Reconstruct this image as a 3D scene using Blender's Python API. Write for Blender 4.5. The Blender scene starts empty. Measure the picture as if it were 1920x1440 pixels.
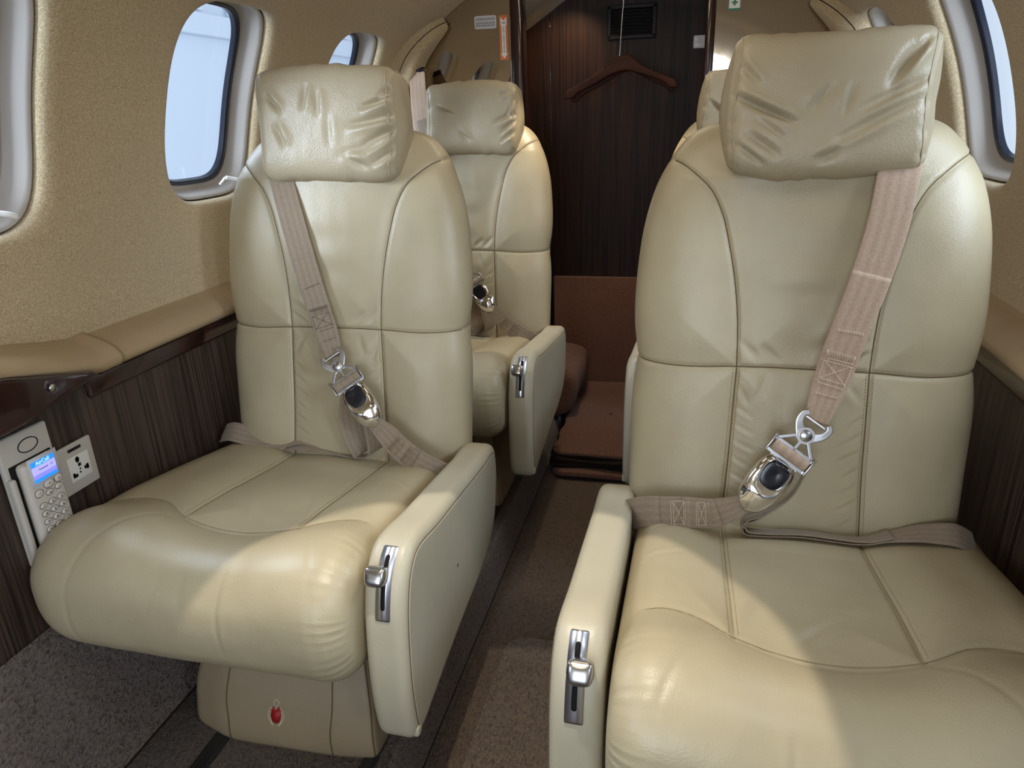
import bpy, math, random
import numpy as np
from mathutils import Vector, Matrix

rng = np.random.RandomState(7)
COL = bpy.context.scene.collection
D2R = math.pi / 180.0

# ------------------------------------------------------------------ helpers
def A(x): return np.array(x, dtype=float)

def unit(v):
    v = A(v); n = np.linalg.norm(v, axis=-1, keepdims=True); return v / np.maximum(n, 1e-12)

def catmull(P, n, closed=False):
    """Resample a Catmull-Rom spline through P at n points of equal arc length."""
    P = A(P); m = len(P)
    segs = m if closed else m - 1
    out = []
    for i in range(segs):
        if closed:
            p0, p1, p2, p3 = P[(i-1) % m], P[i], P[(i+1) % m], P[(i+2) % m]
        else:
            p1, p2 = P[i], P[i+1]
            p0 = P[i-1] if i > 0 else 2*p1 - p2
            p3 = P[i+2] if i+2 < m else 2*p2 - p1
        t = np.linspace(0, 1, 24, endpoint=False)[:, None]
        d0, d1, d2 = (max(np.linalg.norm(q), 1e-9)**.5 for q in (p1-p0, p2-p1, p3-p2))
        m1 = ((p1-p0)/d0 - (p2-p0)/(d0+d1) + (p2-p1)/d1)*d1; m2 = ((p2-p1)/d1 - (p3-p1)/(d1+d2) + (p3-p2)/d2)*d1
        out.append((2*t**3-3*t*t+1)*p1 + (t**3-2*t*t+t)*m1 + (-2*t**3+3*t*t)*p2 + (t**3-t*t)*m2)
    Q = np.vstack(out)
    Q = np.vstack([Q, Q[:1] if closed else P[-1:]])
    s = np.r_[0, np.cumsum(np.linalg.norm(np.diff(Q, axis=0), axis=1))]
    ts = np.linspace(0, s[-1], n, endpoint=not closed)
    return np.stack([np.interp(ts, s, Q[:, k]) for k in range(P.shape[1])], 1)

def lin(P, n):
    P = A(P); s = np.r_[0, np.cumsum(np.linalg.norm(np.diff(P, axis=0), axis=1))]
    ts = np.linspace(0, s[-1], n)
    return np.stack([np.interp(ts, s, P[:, k]) for k in range(P.shape[1])], 1)

def gridF(nr, nc, cr=False, cc=False, flip=False):
    r = np.arange(nr if cr else nr-1); c = np.arange(nc if cc else nc-1)
    R, Cc = np.meshgrid(r, c, indexing='ij')
    R2 = (R+1) % nr; C2 = (Cc+1) % nc
    F = np.stack([R*nc+Cc, R*nc+C2, R2*nc+C2, R2*nc+Cc], -1).reshape(-1, 4)
    return F[:, ::-1] if flip else F

class MB:
    def __init__(s): s.V = []; s.F = []; s.n = 0; s.UV = []
    def add(s, V, F, uv=None):
        V = A(V).reshape(-1, 3)
        s.V.append(V)
        F = [list(map(int, f)) for f in F] if not isinstance(F, np.ndarray) else F.tolist()
        s.F += [[i + s.n for i in f] for f in F]
        s.UV.append(A(uv).reshape(-1, 2) if uv is not None else np.zeros((len(V), 2)))
        s.n += len(V); return s
    def mirror(s):
        for v in s.V: v[:, 0] *= -1
        s.F = [f[::-1] for f in s.F]; return s
    def build(s, name, mat, parent=None, smooth=True, loc=None, auto=None):
        me = bpy.data.meshes.new(name)
        V = np.vstack(s.V); UV = np.vstack(s.UV)
        me.from_pydata(V.tolist(), [], s.F)
        if smooth: me.polygons.foreach_set('use_smooth', [True]*len(me.polygons))
        if np.abs(UV).max() > 0:
            lay = me.uv_layers.new(name='UVMap')
            li = np.zeros(len(me.loops), dtype=np.int32); me.loops.foreach_get('vertex_index', li)
            lay.data.foreach_set('uv', UV[li].astype(np.float32).ravel())
        me.validate(); me.update()
        if auto is not None:
            try: me.set_sharp_from_angle(angle=auto*D2R)
            except Exception: pass
        if mat is not None: me.materials.append(mat)
        o = bpy.data.objects.new(name, me); COL.objects.link(o)
        if parent is not None: o.parent = parent
        if loc is not None: o.location = loc
        return o

def tube_geo(P, r, k=8, closed=False, up=(0, 0, 1)):
    P = A(P); n = len(P)
    T = np.roll(P, -1, 0) - np.roll(P, 1, 0) if closed else np.gradient(P, axis=0)
    T = unit(T); up = unit(A(up))
    N = np.zeros_like(P); cur = up - T[0]*np.dot(up, T[0])
    if np.linalg.norm(cur) < 1e-4: cur = A([1, 0, 0]) - T[0]*T[0][0]
    for i in range(n):
        cur = cur - T[i]*np.dot(cur, T[i]); cur = cur/np.linalg.norm(cur); N[i] = cur
    B = np.cross(T, N)
    a = np.linspace(0, 2*np.pi, k, endpoint=False)
    rr = np.broadcast_to(A(r).reshape(-1, 1), (n, 1)) if np.ndim(r) else np.full((n, 1), r)
    V = P[:, None, :] + (N[:, None, :]*np.cos(a)[None, :, None] + B[:, None, :]*np.sin(a)[None, :, None])*rr[:, :, None]
    F = gridF(n, k, closed, True, True).tolist()
    if not closed:
        F.append(list(range(k))); F.append(list(range((n-1)*k, n*k))[::-1])
    return V.reshape(-1, 3), F

def tube(mb, P, r, k=8, closed=False, up=(0, 0, 1)):
    V, F = tube_geo(P, r, k, closed, up); mb.add(V, F); return mb

def box_geo(lo, hi):
    (x0, y0, z0), (x1, y1, z1) = lo, hi
    V = [(x0,y0,z0),(x1,y0,z0),(x1,y1,z0),(x0,y1,z0),(x0,y0,z1),(x1,y0,z1),(x1,y1,z1),(x0,y1,z1)]
    F = [[0,3,2,1],[4,5,6,7],[0,1,5,4],[1,2,6,5],[2,3,7,6],[3,0,4,7]]
    return V, F

def rbox(mb, c, size, r=0.004, M=None, k=4, taper=None):
    """Rounded box centred at c; M: 3x3 rotation."""
    h = A(size)/2; r = min(r, h.min()*0.999)
    n = 2*k+2
    def axis():
        a = np.linspace(-np.pi/4, np.pi/4, k+1); return a
    import bmesh
    bm = bmesh.new(); bmesh.ops.create_cube(bm, size=1.0)
    for v in bm.verts: v.co = Vector((v.co.x*size[0], v.co.y*size[1], v.co.z*size[2]))
    bmesh.ops.bevel(bm, geom=list(bm.edges), offset=r, segments=k, profile=0.5, affect='EDGES')
    bm.verts.index_update()
    V = A([v.co[:] for v in bm.verts]); F = [[v.index for v in f.verts] for f in bm.faces]; bm.free()
    if taper is not None: V = taper(V)
    if M is not None: V = V @ A(M).T
    mb.add(V + A(c), F); return mb

def rounded_extrude(loop, x0, x1, r, nx=20, nr=6, inset_scale=1.0):
    """Closed loop of (y,z) points extruded along x with edges rounded by insetting the loop.
    Returns V grid (ns, nl, 3), F, and normals of the loop (ny,nz)."""
    L = A(loop); T = unit(np.roll(L, -1, 0) - np.roll(L, 1, 0)); N = np.stack([T[:, 1], -T[:, 0]], 1)
    area = 0.5*np.sum(L[:, 0]*np.roll(L[:, 1], -1) - np.roll(L[:, 0], -1)*L[:, 1])
    if area < 0: N = -N
    xs = []; ins = []
    ra, rb = r if isinstance(r, tuple) else (r, r)
    th = np.linspace(0, np.pi/2, nr+1)
    for t in th[::-1]: xs.append(x0 + ra - ra*np.sin(t)); ins.append(ra*(1-np.cos(t)))
    for x in np.linspace(x0+ra, x1-rb, nx)[1:-1]: xs.append(x); ins.append(0)
    for t in th: xs.append(x1 - rb + rb*np.sin(t)); ins.append(rb*(1-np.cos(t)))
    xs = A(xs); ins = A(ins)*inset_scale
    G = np.zeros((len(xs), len(L), 3))
    G[:, :, 0] = xs[:, None]
    G[:, :, 1] = L[None, :, 0] - N[None, :, 0]*ins[:, None]
    G[:, :, 2] = L[None, :, 1] - N[None, :, 1]*ins[:, None]
    return G, N, xs, area

def fan(ring, bulge=0.0, axis=None):
    """Rings shrinking from a boundary ring to its centre, for a flat or domed end."""
    c = ring.mean(0); out = []
    ax = A(axis) if axis is not None else A([0, 0, 0])
    for k in (.985, .93, .8, .6, .38, .16, .02): out.append(c + (ring-c)*k + ax*bulge*(1-k*k))
    return out

def grid_closed(mb, G, area, bulge=(0.0, 0.0)):
    a = fan(G[0], bulge[0], G[0].mean(0)-G[1].mean(0) if False else (-1, 0, 0)); b = fan(G[-1], bulge[1], (1, 0, 0))
    G = np.concatenate([np.stack(a[::-1]), G, np.stack(b)], 0)
    ns, nl = G.shape[:2]
    mb.add(G.reshape(-1, 3), gridF(ns, nl, False, True, area > 0)); return mb

def loft_closed(mb, rings, flip=False):
    """Rings in order, both ends filled by fans."""
    R = list(np.asarray(r, float) for r in rings)
    G = np.stack([*fan(R[0])[::-1], *R, *fan(R[-1])]); mb.add(G.reshape(-1, 3), gridF(G.shape[0], G.shape[1], False, True, flip)); return mb

def seg_dist(P, Q):
    """Distance of points P (n,k) to polyline Q (m,k)."""
    P = A(P); Q = A(Q); best = np.full(len(P), 1e9)
    for i in range(len(Q)-1):
        a, b = Q[i], Q[i+1]; ab = b-a; L2 = max(np.dot(ab, ab), 1e-12)
        t = np.clip(((P-a) @ ab)/L2, 0, 1)
        d = np.linalg.norm(P - a - t[:, None]*ab, axis=1)
        best = np.minimum(best, d)
    return best

def fold(P, a, b, depth, width, skew=0.6):
    """A soft crease from a to b over plane points P: valley with a ridge on one side."""
    a, b = A(a), A(b); ab = b-a; L = np.linalg.norm(ab); u = ab/L; nrm = A([-u[1], u[0]])
    t = ((P-a) @ u)/L; d = (P-a) @ nrm
    env = np.where((t > -0.15) & (t < 1.15), np.sin(np.clip((t+0.15)/1.3, 0, 1)*np.pi)**1.2, 0)
    return env*(-depth*np.exp(-(d/width)**2) + skew*depth*np.exp(-((d-1.6*width)/(1.5*width))**2))

def wob(P, freq, seed, n=7):
    r = np.random.RandomState(seed); out = 0
    for i in range(n):
        k = r.normal(size=P.shape[1]); k = k/np.linalg.norm(k)*freq*r.uniform(.6, 1.6)
        out = out + np.sin(P @ k + r.uniform(0, 6.28))
    return out/n

def empty(name, loc=(0, 0, 0), label=None, cat=None, group=None, rotz=0):
    o = bpy.data.objects.new(name, None); COL.objects.link(o); o.location = loc; o.rotation_euler = (0, 0, rotz)
    o.empty_display_size = 0.05
    return tag(o, label, cat, group)

def tag(o, label=None, cat=None, group=None, kind=None):
    if label: o['label'] = label
    if cat: o['category'] = cat
    if group: o['group'] = group
    if kind: o['kind'] = kind
    return o

def struct(o): o['kind'] = 'structure'; return o

def ribbon_geo(P, W, hw, thick, n=None):
    """Strap: centre path P, unit width directions W, half widths hw; returns V, F, uv."""
    P = A(P); W = unit(W); T = unit(np.gradient(P, axis=0))
    W = unit(W - T*np.sum(W*T, 1, keepdims=True)); N = np.cross(W, T)
    m = len(P); hw = np.broadcast_to(A(hw), (m,))
    s = np.r_[0, np.cumsum(np.linalg.norm(np.diff(P, axis=0), axis=1))]
    across = A([-1, -.985, -.9, -.6, -.3, 0, .3, .6, .9, .985, 1])
    th = A([.35, .9, 1, 1, 1, 1, 1, 1, 1, .9, .35])*thick/2
    top = P[:, None] + W[:, None]*(across[None, :, None]*hw[:, None, None]) + N[:, None]*th[None, :, None]
    bot = (P[:, None] + W[:, None]*(across[None, :, None]*hw[:, None, None]) - N[:, None]*th[None, :, None])[:, ::-1]
    G = np.concatenate([top, bot], 1); k = G.shape[1]
    ac = np.r_[across, across[::-1]]
    uv = np.stack([np.broadcast_to(ac[None], (m, k)), np.broadcast_to(s[:, None], (m, k))], -1)
    F = gridF(m, k, False, True, False).tolist(); F.append(list(range(k))[::-1]); F.append(list(range((m-1)*k, m*k)))
    return G.reshape(-1, 3), F, uv.reshape(-1, 2), (P, W, N, s)

def strap(mb, P, W, hw, thick=.0016, n=80):
    P = A(P); W = A(W)
    if W.ndim == 1: W = np.tile(W, (len(P), 1))
    hw = np.broadcast_to(A(hw), (len(P),))
    Z = catmull(np.hstack([P, W, hw[:, None]*1.0]), n)
    V, F, uv, fr = ribbon_geo(Z[:, :3], Z[:, 3:6], Z[:, 6], thick)
    mb.add(V, F, uv); return fr, Z[:, 6]

def dashes(mb, P, ln=.003, gap=.002, r=.00045, N=None):
    """Dashed thread along polyline P, each stitch a small four sided bar."""
    P = A(P); s = np.r_[0, np.cumsum(np.linalg.norm(np.diff(P, axis=0), axis=1))]
    t = 0.0
    while t + ln < s[-1]:
        a = A([np.interp(t, s, P[:, k]) for k in range(3)]); b = A([np.interp(t+ln, s, P[:, k]) for k in range(3)])
        V, F = tube_geo([a, (a+b)/2, b], [r*.7, r, r*.7], 5)
        mb.add(V, F); t += ln+gap

def prism(mb, poly, y0, y1, axes=(0, 2, 1)):
    """Extrude a 2-D polygon (in axes[0],axes[1]) from y0 to y1 along axes[2]."""
    n = len(poly); V = np.zeros((2*n, 3))
    for i, (a, b) in enumerate(poly):
        V[i, axes[0]] = a; V[i, axes[1]] = b; V[i, axes[2]] = y0
        V[n+i, axes[0]] = a; V[n+i, axes[1]] = b; V[n+i, axes[2]] = y1
    F = [[i, (i+1) % n, n+(i+1) % n, n+i] for i in range(n)] + [list(range(n))[::-1], list(range(n, 2*n))]
    mb.add(V, F); return mb

def rloop(w, h, r, n):
    P = rrect(w, h, r, 8); P = lin(A(P+[P[0]]), n+1)[:-1]; return P

def rrect(w, h, r, k=6):
    out = []
    for cx, cy, a0 in ((w/2-r, h/2-r, 0), (-w/2+r, h/2-r, 90), (-w/2+r, -h/2+r, 180), (w/2-r, -h/2+r, 270)):
        for i in range(k+1):
            a = (a0 + 90*i/k)*D2R; out.append((cx+r*math.cos(a), cy+r*math.sin(a)))
    return out

def text_obj(name, body, size, mat, parent, M, align='CENTER', ext=.0002, spacing=1.0, line=1.0):
    cu = bpy.data.curves.new(name, 'FONT'); cu.body = body; cu.size = size; cu.align_x = align; cu.align_y = 'CENTER'
    cu.extrude = ext; cu.space_character = spacing; cu.space_line = line; cu.resolution_u = 3
    cu.materials.append(mat)
    tmp = bpy.data.objects.new(name, cu); COL.objects.link(tmp)
    dg = bpy.context.evaluated_depsgraph_get(); me = bpy.data.meshes.new_from_object(tmp.evaluated_get(dg)); me.name = name
    bpy.data.objects.remove(tmp); bpy.data.curves.remove(cu)
    o = bpy.data.objects.new(name, me); COL.objects.link(o)
    if parent is not None: o.parent = parent
    o.matrix_local = M
    return o

# ------------------------------------------------------------------ materials
def new_mat(name):
    m = bpy.data.materials.new(name); m.use_nodes = True
    nt = m.node_tree; b = nt.nodes['Principled BSDF']; return m, nt, b

def N(nt, t, **kw):
    n = nt.nodes.new(t)
    for k, v in kw.items(): setattr(n, k, v)
    return n

def coord(nt, scale=(1, 1, 1), kind='Object'):
    tc = N(nt, 'ShaderNodeTexCoord'); mp = N(nt, 'ShaderNodeMapping'); mp.inputs['Scale'].default_value = scale
    nt.links.new(tc.outputs[kind], mp.inputs['Vector']); return mp.outputs['Vector']

def noise(nt, vec, scale, detail=3, rough=.55):
    n = N(nt, 'ShaderNodeTexNoise'); n.inputs['Scale'].default_value = scale; n.inputs['Detail'].default_value = detail
    n.inputs['Roughness'].default_value = rough; nt.links.new(vec, n.inputs['Vector']); return n.outputs['Fac']

def ramp(nt, fac, stops):
    r = N(nt, 'ShaderNodeValToRGB'); e = r.color_ramp.elements
    while len(e) < len(stops): e.new(0.5)
    for i, (p, c) in enumerate(stops): e[i].position = p; e[i].color = (*c, 1)
    nt.links.new(fac, r.inputs['Fac']); return r.outputs['Color']

def math_n(nt, op, a, b=None):
    n = N(nt, 'ShaderNodeMath', operation=op)
    for i, v in enumerate((a, b)):
        if v is None: continue
        if isinstance(v, (int, float)): n.inputs[i].default_value = v
        else: nt.links.new(v, n.inputs[i])
    return n.outputs[0]

def bump(nt, b, height, strength, dist):
    bp = N(nt, 'ShaderNodeBump'); bp.inputs['Strength'].default_value = strength; bp.inputs['Distance'].default_value = dist
    nt.links.new(height, bp.inputs['Height']); nt.links.new(bp.outputs['Normal'], b.inputs['Normal'])

def mat_leather(name, c1, c2, rough=.42, grain=1.0, spec=.5, gscale=420):
    m, nt, b = new_mat(name); v = coord(nt)
    nt.links.new(ramp(nt, noise(nt, v, 9, 4), [(.3, c1), (.75, c2)]), b.inputs['Base Color'])
    vo = N(nt, 'ShaderNodeTexVoronoi'); vo.inputs['Scale'].default_value = gscale; nt.links.new(v, vo.inputs['Vector'])
    h = math_n(nt, 'ADD', math_n(nt, 'MULTIPLY', vo.outputs['Distance'], .8), math_n(nt, 'MULTIPLY', noise(nt, v, 60, 3), .9))
    bump(nt, b, h, .16*grain, .0016)
    r = math_n(nt, 'ADD', rough-.05, math_n(nt, 'MULTIPLY', noise(nt, v, 30, 3), .11)); nt.links.new(r, b.inputs['Roughness'])
    b.inputs['Specular IOR Level'].default_value = spec
    return m

def mat_plain(name, c, rough=.5, metal=0, spec=.5, coat=0):
    m, nt, b = new_mat(name); b.inputs['Base Color'].default_value = (*c, 1); b.inputs['Roughness'].default_value = rough
    b.inputs['Metallic'].default_value = metal; b.inputs['Specular IOR Level'].default_value = spec
    b.inputs['Coat Weight'].default_value = coat; b.inputs['Coat Roughness'].default_value = .08
    v = coord(nt); f = noise(nt, v, 40, 3)
    nt.links.new(math_n(nt, 'ADD', max(rough-.03, .01), math_n(nt, 'MULTIPLY', f, .06)), b.inputs['Roughness'])
    return m

def mat_fabric(name, c1, c2, c3, scale=420, bstr=.55, dist=.003):
    m, nt, b = new_mat(name); v = coord(nt)
    f = math_n(nt, 'ADD', math_n(nt, 'MULTIPLY', noise(nt, v, scale, 2, .7), .75), math_n(nt, 'MULTIPLY', noise(nt, v, scale*.35, 3), .25))
    nt.links.new(ramp(nt, f, [(.36, c1), (.5, c2), (.66, c3)]), b.inputs['Base Color'])
    b.inputs['Roughness'].default_value = .95; b.inputs['Specular IOR Level'].default_value = .15
    b.inputs['Sheen Weight'].default_value = .25
    bump(nt, b, f, bstr, dist); return m

def mat_carpet(name, c1, c2, scale=240):
    m, nt, b = new_mat(name); v = coord(nt)
    vo = N(nt, 'ShaderNodeTexNoise'); vo.inputs['Scale'].default_value = scale*.95; vo.inputs['Detail'].default_value = 1; vo.inputs['Distortion'].default_value = .7; nt.links.new(coord(nt, (1, .55, 1)), vo.inputs['Vector'])
    f = math_n(nt, 'ADD', math_n(nt, 'MULTIPLY', math_n(nt, 'ABSOLUTE', math_n(nt, 'SUBTRACT', vo.outputs['Fac'], .5)), 2.6), math_n(nt, 'MULTIPLY', noise(nt, v, scale*.9, 3, .7), .4))
    nt.links.new(ramp(nt, f, [(.12, c2), (.75, c1)]), b.inputs['Base Color'])
    b.inputs['Roughness'].default_value = .97; b.inputs['Specular IOR Level'].default_value = .1
    b.inputs['Sheen Weight'].default_value = .15
    inv = math_n(nt, 'SUBTRACT', 1.0, f)
    bump(nt, b, inv, .7, .006); return m

def mat_wood(name, c1, c2, freq, rough=.45, coat=0.0, axis=(1, 1, .02), spec=.5):
    m, nt, b = new_mat(name); b.inputs['Specular IOR Level'].default_value = spec; v = coord(nt, axis)
    f1 = noise(nt, v, freq, 2, .6); f2 = noise(nt, v, freq*.25, 2)
    f = math_n(nt, 'ADD', math_n(nt, 'MULTIPLY', f1, .75), math_n(nt, 'MULTIPLY', f2, .25))
    nt.links.new(ramp(nt, f, [(.38, c1), (.62, c2)]), b.inputs['Base Color'])
    b.inputs['Roughness'].default_value = rough; b.inputs['Coat Weight'].default_value = coat; b.inputs['Coat Roughness'].default_value = .06
    bump(nt, b, f, .15, .001); return m

def mat_webbing(name, c1, c2):
    m, nt, b = new_mat(name)
    uv = N(nt, 'ShaderNodeUVMap'); sp = N(nt, 'ShaderNodeSeparateXYZ'); nt.links.new(uv.outputs['UV'], sp.inputs[0])
    x, y = sp.outputs[0], sp.outputs[1]
    band = math_n(nt, 'SINE', math_n(nt, 'MULTIPLY', x, 12.5)); bf = math_n(nt, 'MULTIPLY', math_n(nt, 'ADD', band, 1.0), .5)
    wv = math_n(nt, 'SINE', math_n(nt, 'MULTIPLY', y, 2600.0)); wx = math_n(nt, 'SINE', math_n(nt, 'MULTIPLY', x, 70.0))
    w = math_n(nt, 'MULTIPLY', wv, wx)
    nz = noise(nt, coord(nt), 420, 2)
    f = math_n(nt, 'ADD', math_n(nt, 'MULTIPLY', bf, .17), math_n(nt, 'ADD', math_n(nt, 'MULTIPLY', w, .13), math_n(nt, 'MULTIPLY', nz, .75)))
    nt.links.new(ramp(nt, f, [(.2, c1), (.85, c2)]), b.inputs['Base Color'])
    b.inputs['Roughness'].default_value = .62; b.inputs['Specular IOR Level'].default_value = .35; b.inputs['Sheen Weight'].default_value = .2
    bump(nt, b, math_n(nt, 'ADD', math_n(nt, 'MULTIPLY', w, .5), math_n(nt, 'MULTIPLY', bf, .3)), .35, .0006); return m

def mat_emit(name, c, s):
    m, nt, b = new_mat(name); b.inputs['Base Color'].default_value = (*c, 1); b.inputs['Emission Color'].default_value = (*c, 1)
    b.inputs['Emission Strength'].default_value = s; b.inputs['Roughness'].default_value = .2; return m

def mat_glass(name, tint=(.93, .96, 1.0)):
    m = bpy.data.materials.new(name); m.use_nodes = True; nt = m.node_tree; nt.nodes.clear()
    o = N(nt, 'ShaderNodeOutputMaterial'); t = N(nt, 'ShaderNodeBsdfTransparent'); g = N(nt, 'ShaderNodeBsdfGlossy')
    t.inputs['Color'].default_value = (*tint, 1); g.inputs['Roughness'].default_value = .02
    fr = N(nt, 'ShaderNodeFresnel'); fr.inputs['IOR'].default_value = 1.45; mx = N(nt, 'ShaderNodeMixShader')
    f2 = math_n(nt, 'MULTIPLY', fr.outputs[0], .8)
    nt.links.new(f2, mx.inputs['Fac']); nt.links.new(t.outputs[0], mx.inputs[1]); nt.links.new(g.outputs[0], mx.inputs[2])
    nt.links.new(mx.outputs[0], o.inputs['Surface']); return m

def mat_brushed(name, c, rough=.3, axis=(400, 6, 6)):
    m, nt, b = new_mat(name); b.inputs['Base Color'].default_value = (*c, 1); b.inputs['Metallic'].default_value = 1
    f = noise(nt, coord(nt, axis), 1.0, 3); nt.links.new(math_n(nt, 'ADD', rough-.08, math_n(nt, 'MULTIPLY', f, .16)), b.inputs['Roughness'])
    bump(nt, b, f, .04, .0005); return m

M = {}
M['leather'] = mat_leather('seat_leather', (.395, .33, .208), (.45, .38, .245), .38)
M['leather_soft'] = mat_leather('headrest_leather', (.395, .33, .218), (.45, .38, .255), .40, grain=1.6, gscale=330)
M['arm_leather'] = mat_leather('armrest_leather', (.45, .405, .295), (.50, .45, .335), .40, grain=.6)
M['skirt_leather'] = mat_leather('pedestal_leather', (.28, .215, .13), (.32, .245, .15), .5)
M['ledge_leather'] = mat_leather('ledge_leather', (.39, .28, .16), (.44, .32, .19), .46)
M['seam'] = mat_plain('seam_gap', (.14, .10, .05), .8, spec=.2)
M['cseam'] = mat_plain('cushion_seam_gap', (.30, .24, .14), .7, spec=.2)
M['thread'] = mat_plain('tan_thread', (.30, .22, .11), .7, spec=.2)
M['thread_pale'] = mat_plain('pale_thread', (.72, .62, .47), .7, spec=.2)
M['thread_dark'] = mat_plain('dark_thread', (.13, .10, .08), .7, spec=.2)
M['wall'] = mat_fabric('wall_fabric', (.30, .215, .115), (.53, .41, .245), (.80, .67, .46), 820)
M['ceil'] = mat_fabric('headliner_fabric', (.34, .26, .16), (.46, .36, .24), (.58, .48, .34))
M['cream'] = mat_plain('window_plastic', (.43, .39, .35), .42)
M['seal'] = mat_plain('rubber_seal', (.022, .027, .045), .32)
M['glass'] = mat_glass('window_glass')
M['lattice_wood'] = mat_wood('striped_veneer', (.016, .009, .006), (.066, .041, .028), 200, .5)
M['closet_wood'] = mat_wood('dark_veneer', (.010, .004, .002), (.034, .0135, .007), 170, .5, spec=.2)
M['gloss_wood'] = mat_wood('gloss_wood', (.012, .003, .0025), (.032, .008, .006), 60, .22, .8)
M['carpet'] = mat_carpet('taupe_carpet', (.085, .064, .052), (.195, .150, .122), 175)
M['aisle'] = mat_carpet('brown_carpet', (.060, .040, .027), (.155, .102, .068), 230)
M['mat_carpet'] = mat_carpet('mat_carpet', (.075, .055, .042), (.185, .138, .104), 185)
M['rust'] = mat_carpet('rust_carpet', (.090, .040, .026), (.25, .115, .075), 330)
M['mat_edge'] = mat_plain('carpet_backing', (.020, .014, .011), .9, spec=.1)
M['webbing'] = mat_webbing('pink_tan_webbing', (.34, .235, .16), (.54, .40, .295))
M['webbing_grey'] = mat_webbing('taupe_webbing', (.205, .152, .102), (.36, .28, .205))
M['steel'] = mat_brushed('brushed_steel', (.62, .62, .66), .32)
M['satin'] = mat_plain('satin_steel', (.48, .475, .48), .25, metal=1)
M['chrome'] = mat_plain('chrome', (.76, .75, .74), .07, metal=1)
M['black'] = mat_plain('black_gloss', (.006, .006, .010), .16)
M['black_matte'] = mat_plain('black_matte', (.008, .007, .007), .7, spec=.2)
M['mirror'] = mat_plain('bronze_mirror', (.62, .55, .46), .02, metal=1)
M['placard'] = mat_plain('placard_grey', (.52, .52, .55), .4)
M['white'] = mat_plain('white_label', (.82, .81, .78), .45)
M['orange'] = mat_plain('orange_label', (.72, .20, .055), .5)
M['green'] = mat_plain('green_label', (.02, .22, .12), .5)
M['ink'] = mat_plain('ink', (.02, .02, .03), .6)
M['plate'] = mat_plain('plate_plastic', (.48, .44, .38), .42)
M['phone'] = mat_plain('phone_plastic', (.55, .50, .43), .4)
M['outlet'] = mat_plain('outlet_plastic', (.72, .69, .63), .4)
M['red'] = mat_plain('red_print', (.40, .012, .014), .55)
M['hanger'] = mat_wood('hanger_wood', (.034, .011, .006), (.062, .020, .010), 30, .6, 0.0, axis=(.1, 1, 1), spec=.15)
M['vent'] = mat_plain('vent_plastic', (.007, .005, .005), .6)
M['track'] = mat_plain('track_metal', (.022, .020, .020), .45)
M['hangar'] = mat_plain('hangar_white', (.66, .71, .78), .7, spec=.1)
M['button'] = mat_plain('phone_button', (.60, .55, .47), .4)
M['screen_blue'] = mat_emit('screen_blue', (.02, .27, .95), .85)
M['screen_lilac'] = mat_emit('screen_lilac', (.42, .40, .92), .85)
M['screen_lilac_deep'] = mat_emit('screen_lilac_deep', (.25, .24, .82), .85)
M['screen_text'] = mat_emit('screen_text', (.55, .80, 1.0), .9)

# ------------------------------------------------------------------ seat
REC = math.tan(10*D2R)
OUT = catmull(A([(.236, .28), (.241, .36), (.243, .43), (.2445, .52), (.247, .62), (.2455, .72), (.2395, .80), (.232, .85), (.2205, .90), (.208, .93),
                 (.194, .95), (.176, .966), (.152, .977), (.115, .984), (.06, .9875), (.012, .9885)]), 330)
ZT = .9892
DB = .072
def w_of(z): return np.interp(z, OUT[:, 1], OUT[:, 0])
def d_of(z): return DB*np.clip((ZT - z)/.085, 1e-4, 1)**.42
def yc_of(z): return (z-.625)*REC + .046
NB = 3.0
UP = lambda s: [(s*.232, .928), (s*.215, .930), (s*.196, .925), (s*.174, .911), (s*.148, .888), (s*.129, .853), (s*.117, .812), (s*.105, .757), (s*.097, .695), (s*.094, .630)]
LOW = lambda s: [(s*.094, .630), (s*.096, .56), (s*.098, .48), (s*.102, .39), (s*.104, .31)]
HOR = [(-.26, .6245), (-.17, .624), (-.095, .629), (0, .6305), (.095, .630), (.17, .625), (.26, .6245)]
HOR = catmull(HOR, 24)
SEAMS = [catmull(UP(1), 30), catmull(UP(-1), 30), catmull(LOW(1), 10), catmull(LOW(-1), 10), HOR]
BFOLDS = [((-.085, .675), (-.03, .640), .0035, .006), ((-.092, .66), (-.055, .635), .003, .004), ((-.075, .70), (-.02, .66), .003, .009),
          ((.03, .637), (.06, .665), .002, .006), ((.09, .67), (.06, .638), .003, .006), ((-.06, .618), (-.085, .585), .0022, .005),
          ((-.03, .618), (-.035, .575), .0016, .007), ((.05, .62), (.06, .585), .002, .006), ((.088, .60), (.075, .575), .0016, .004),
          ((-.05, .74), (.05, .735), .003, .02), ((-.06, .80), (.055, .792), .002, .022)]
for k in range(8):
    z0 = .56 - .026*k
    BFOLDS.append(((.090+.001*k, z0+.008), (.066-.003*(k % 3), z0-.006), .0011, .003))
    BFOLDS.append(((-.092, z0+.004), (-.07+.004*(k % 3), z0-.012), .0010, .003))

def back_disp(X, Z):
    P = np.stack([X, Z], 1); d = np.zeros(len(P)); dm = np.full(len(P), 1e9)
    for i, S in enumerate(SEAMS):
        q = seg_dist(P, S); dm = np.minimum(dm, q)
    d += .010*(1-np.exp(-(dm/.045)**1.5)) - .0032*np.exp(-(dm/.0035)**2)
    inner = np.abs(X) < np.interp(Z, A(UP(1))[::-1, 1], A(UP(1))[::-1, 0])
    d += np.where(inner & (Z > .632), -.006*(1-np.exp(-(dm/.02)**2)), 0)
    d -= .004*np.exp(-((X/.09)**2))*np.exp(-(((Z-.50)/.1)**2))
    for a, b, dep, wd in BFOLDS: d += fold(P, a, b, dep, wd)
    d += .0011*wob(P, 38, 3) + .0004*wob(P, 120, 5)
    return d

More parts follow.
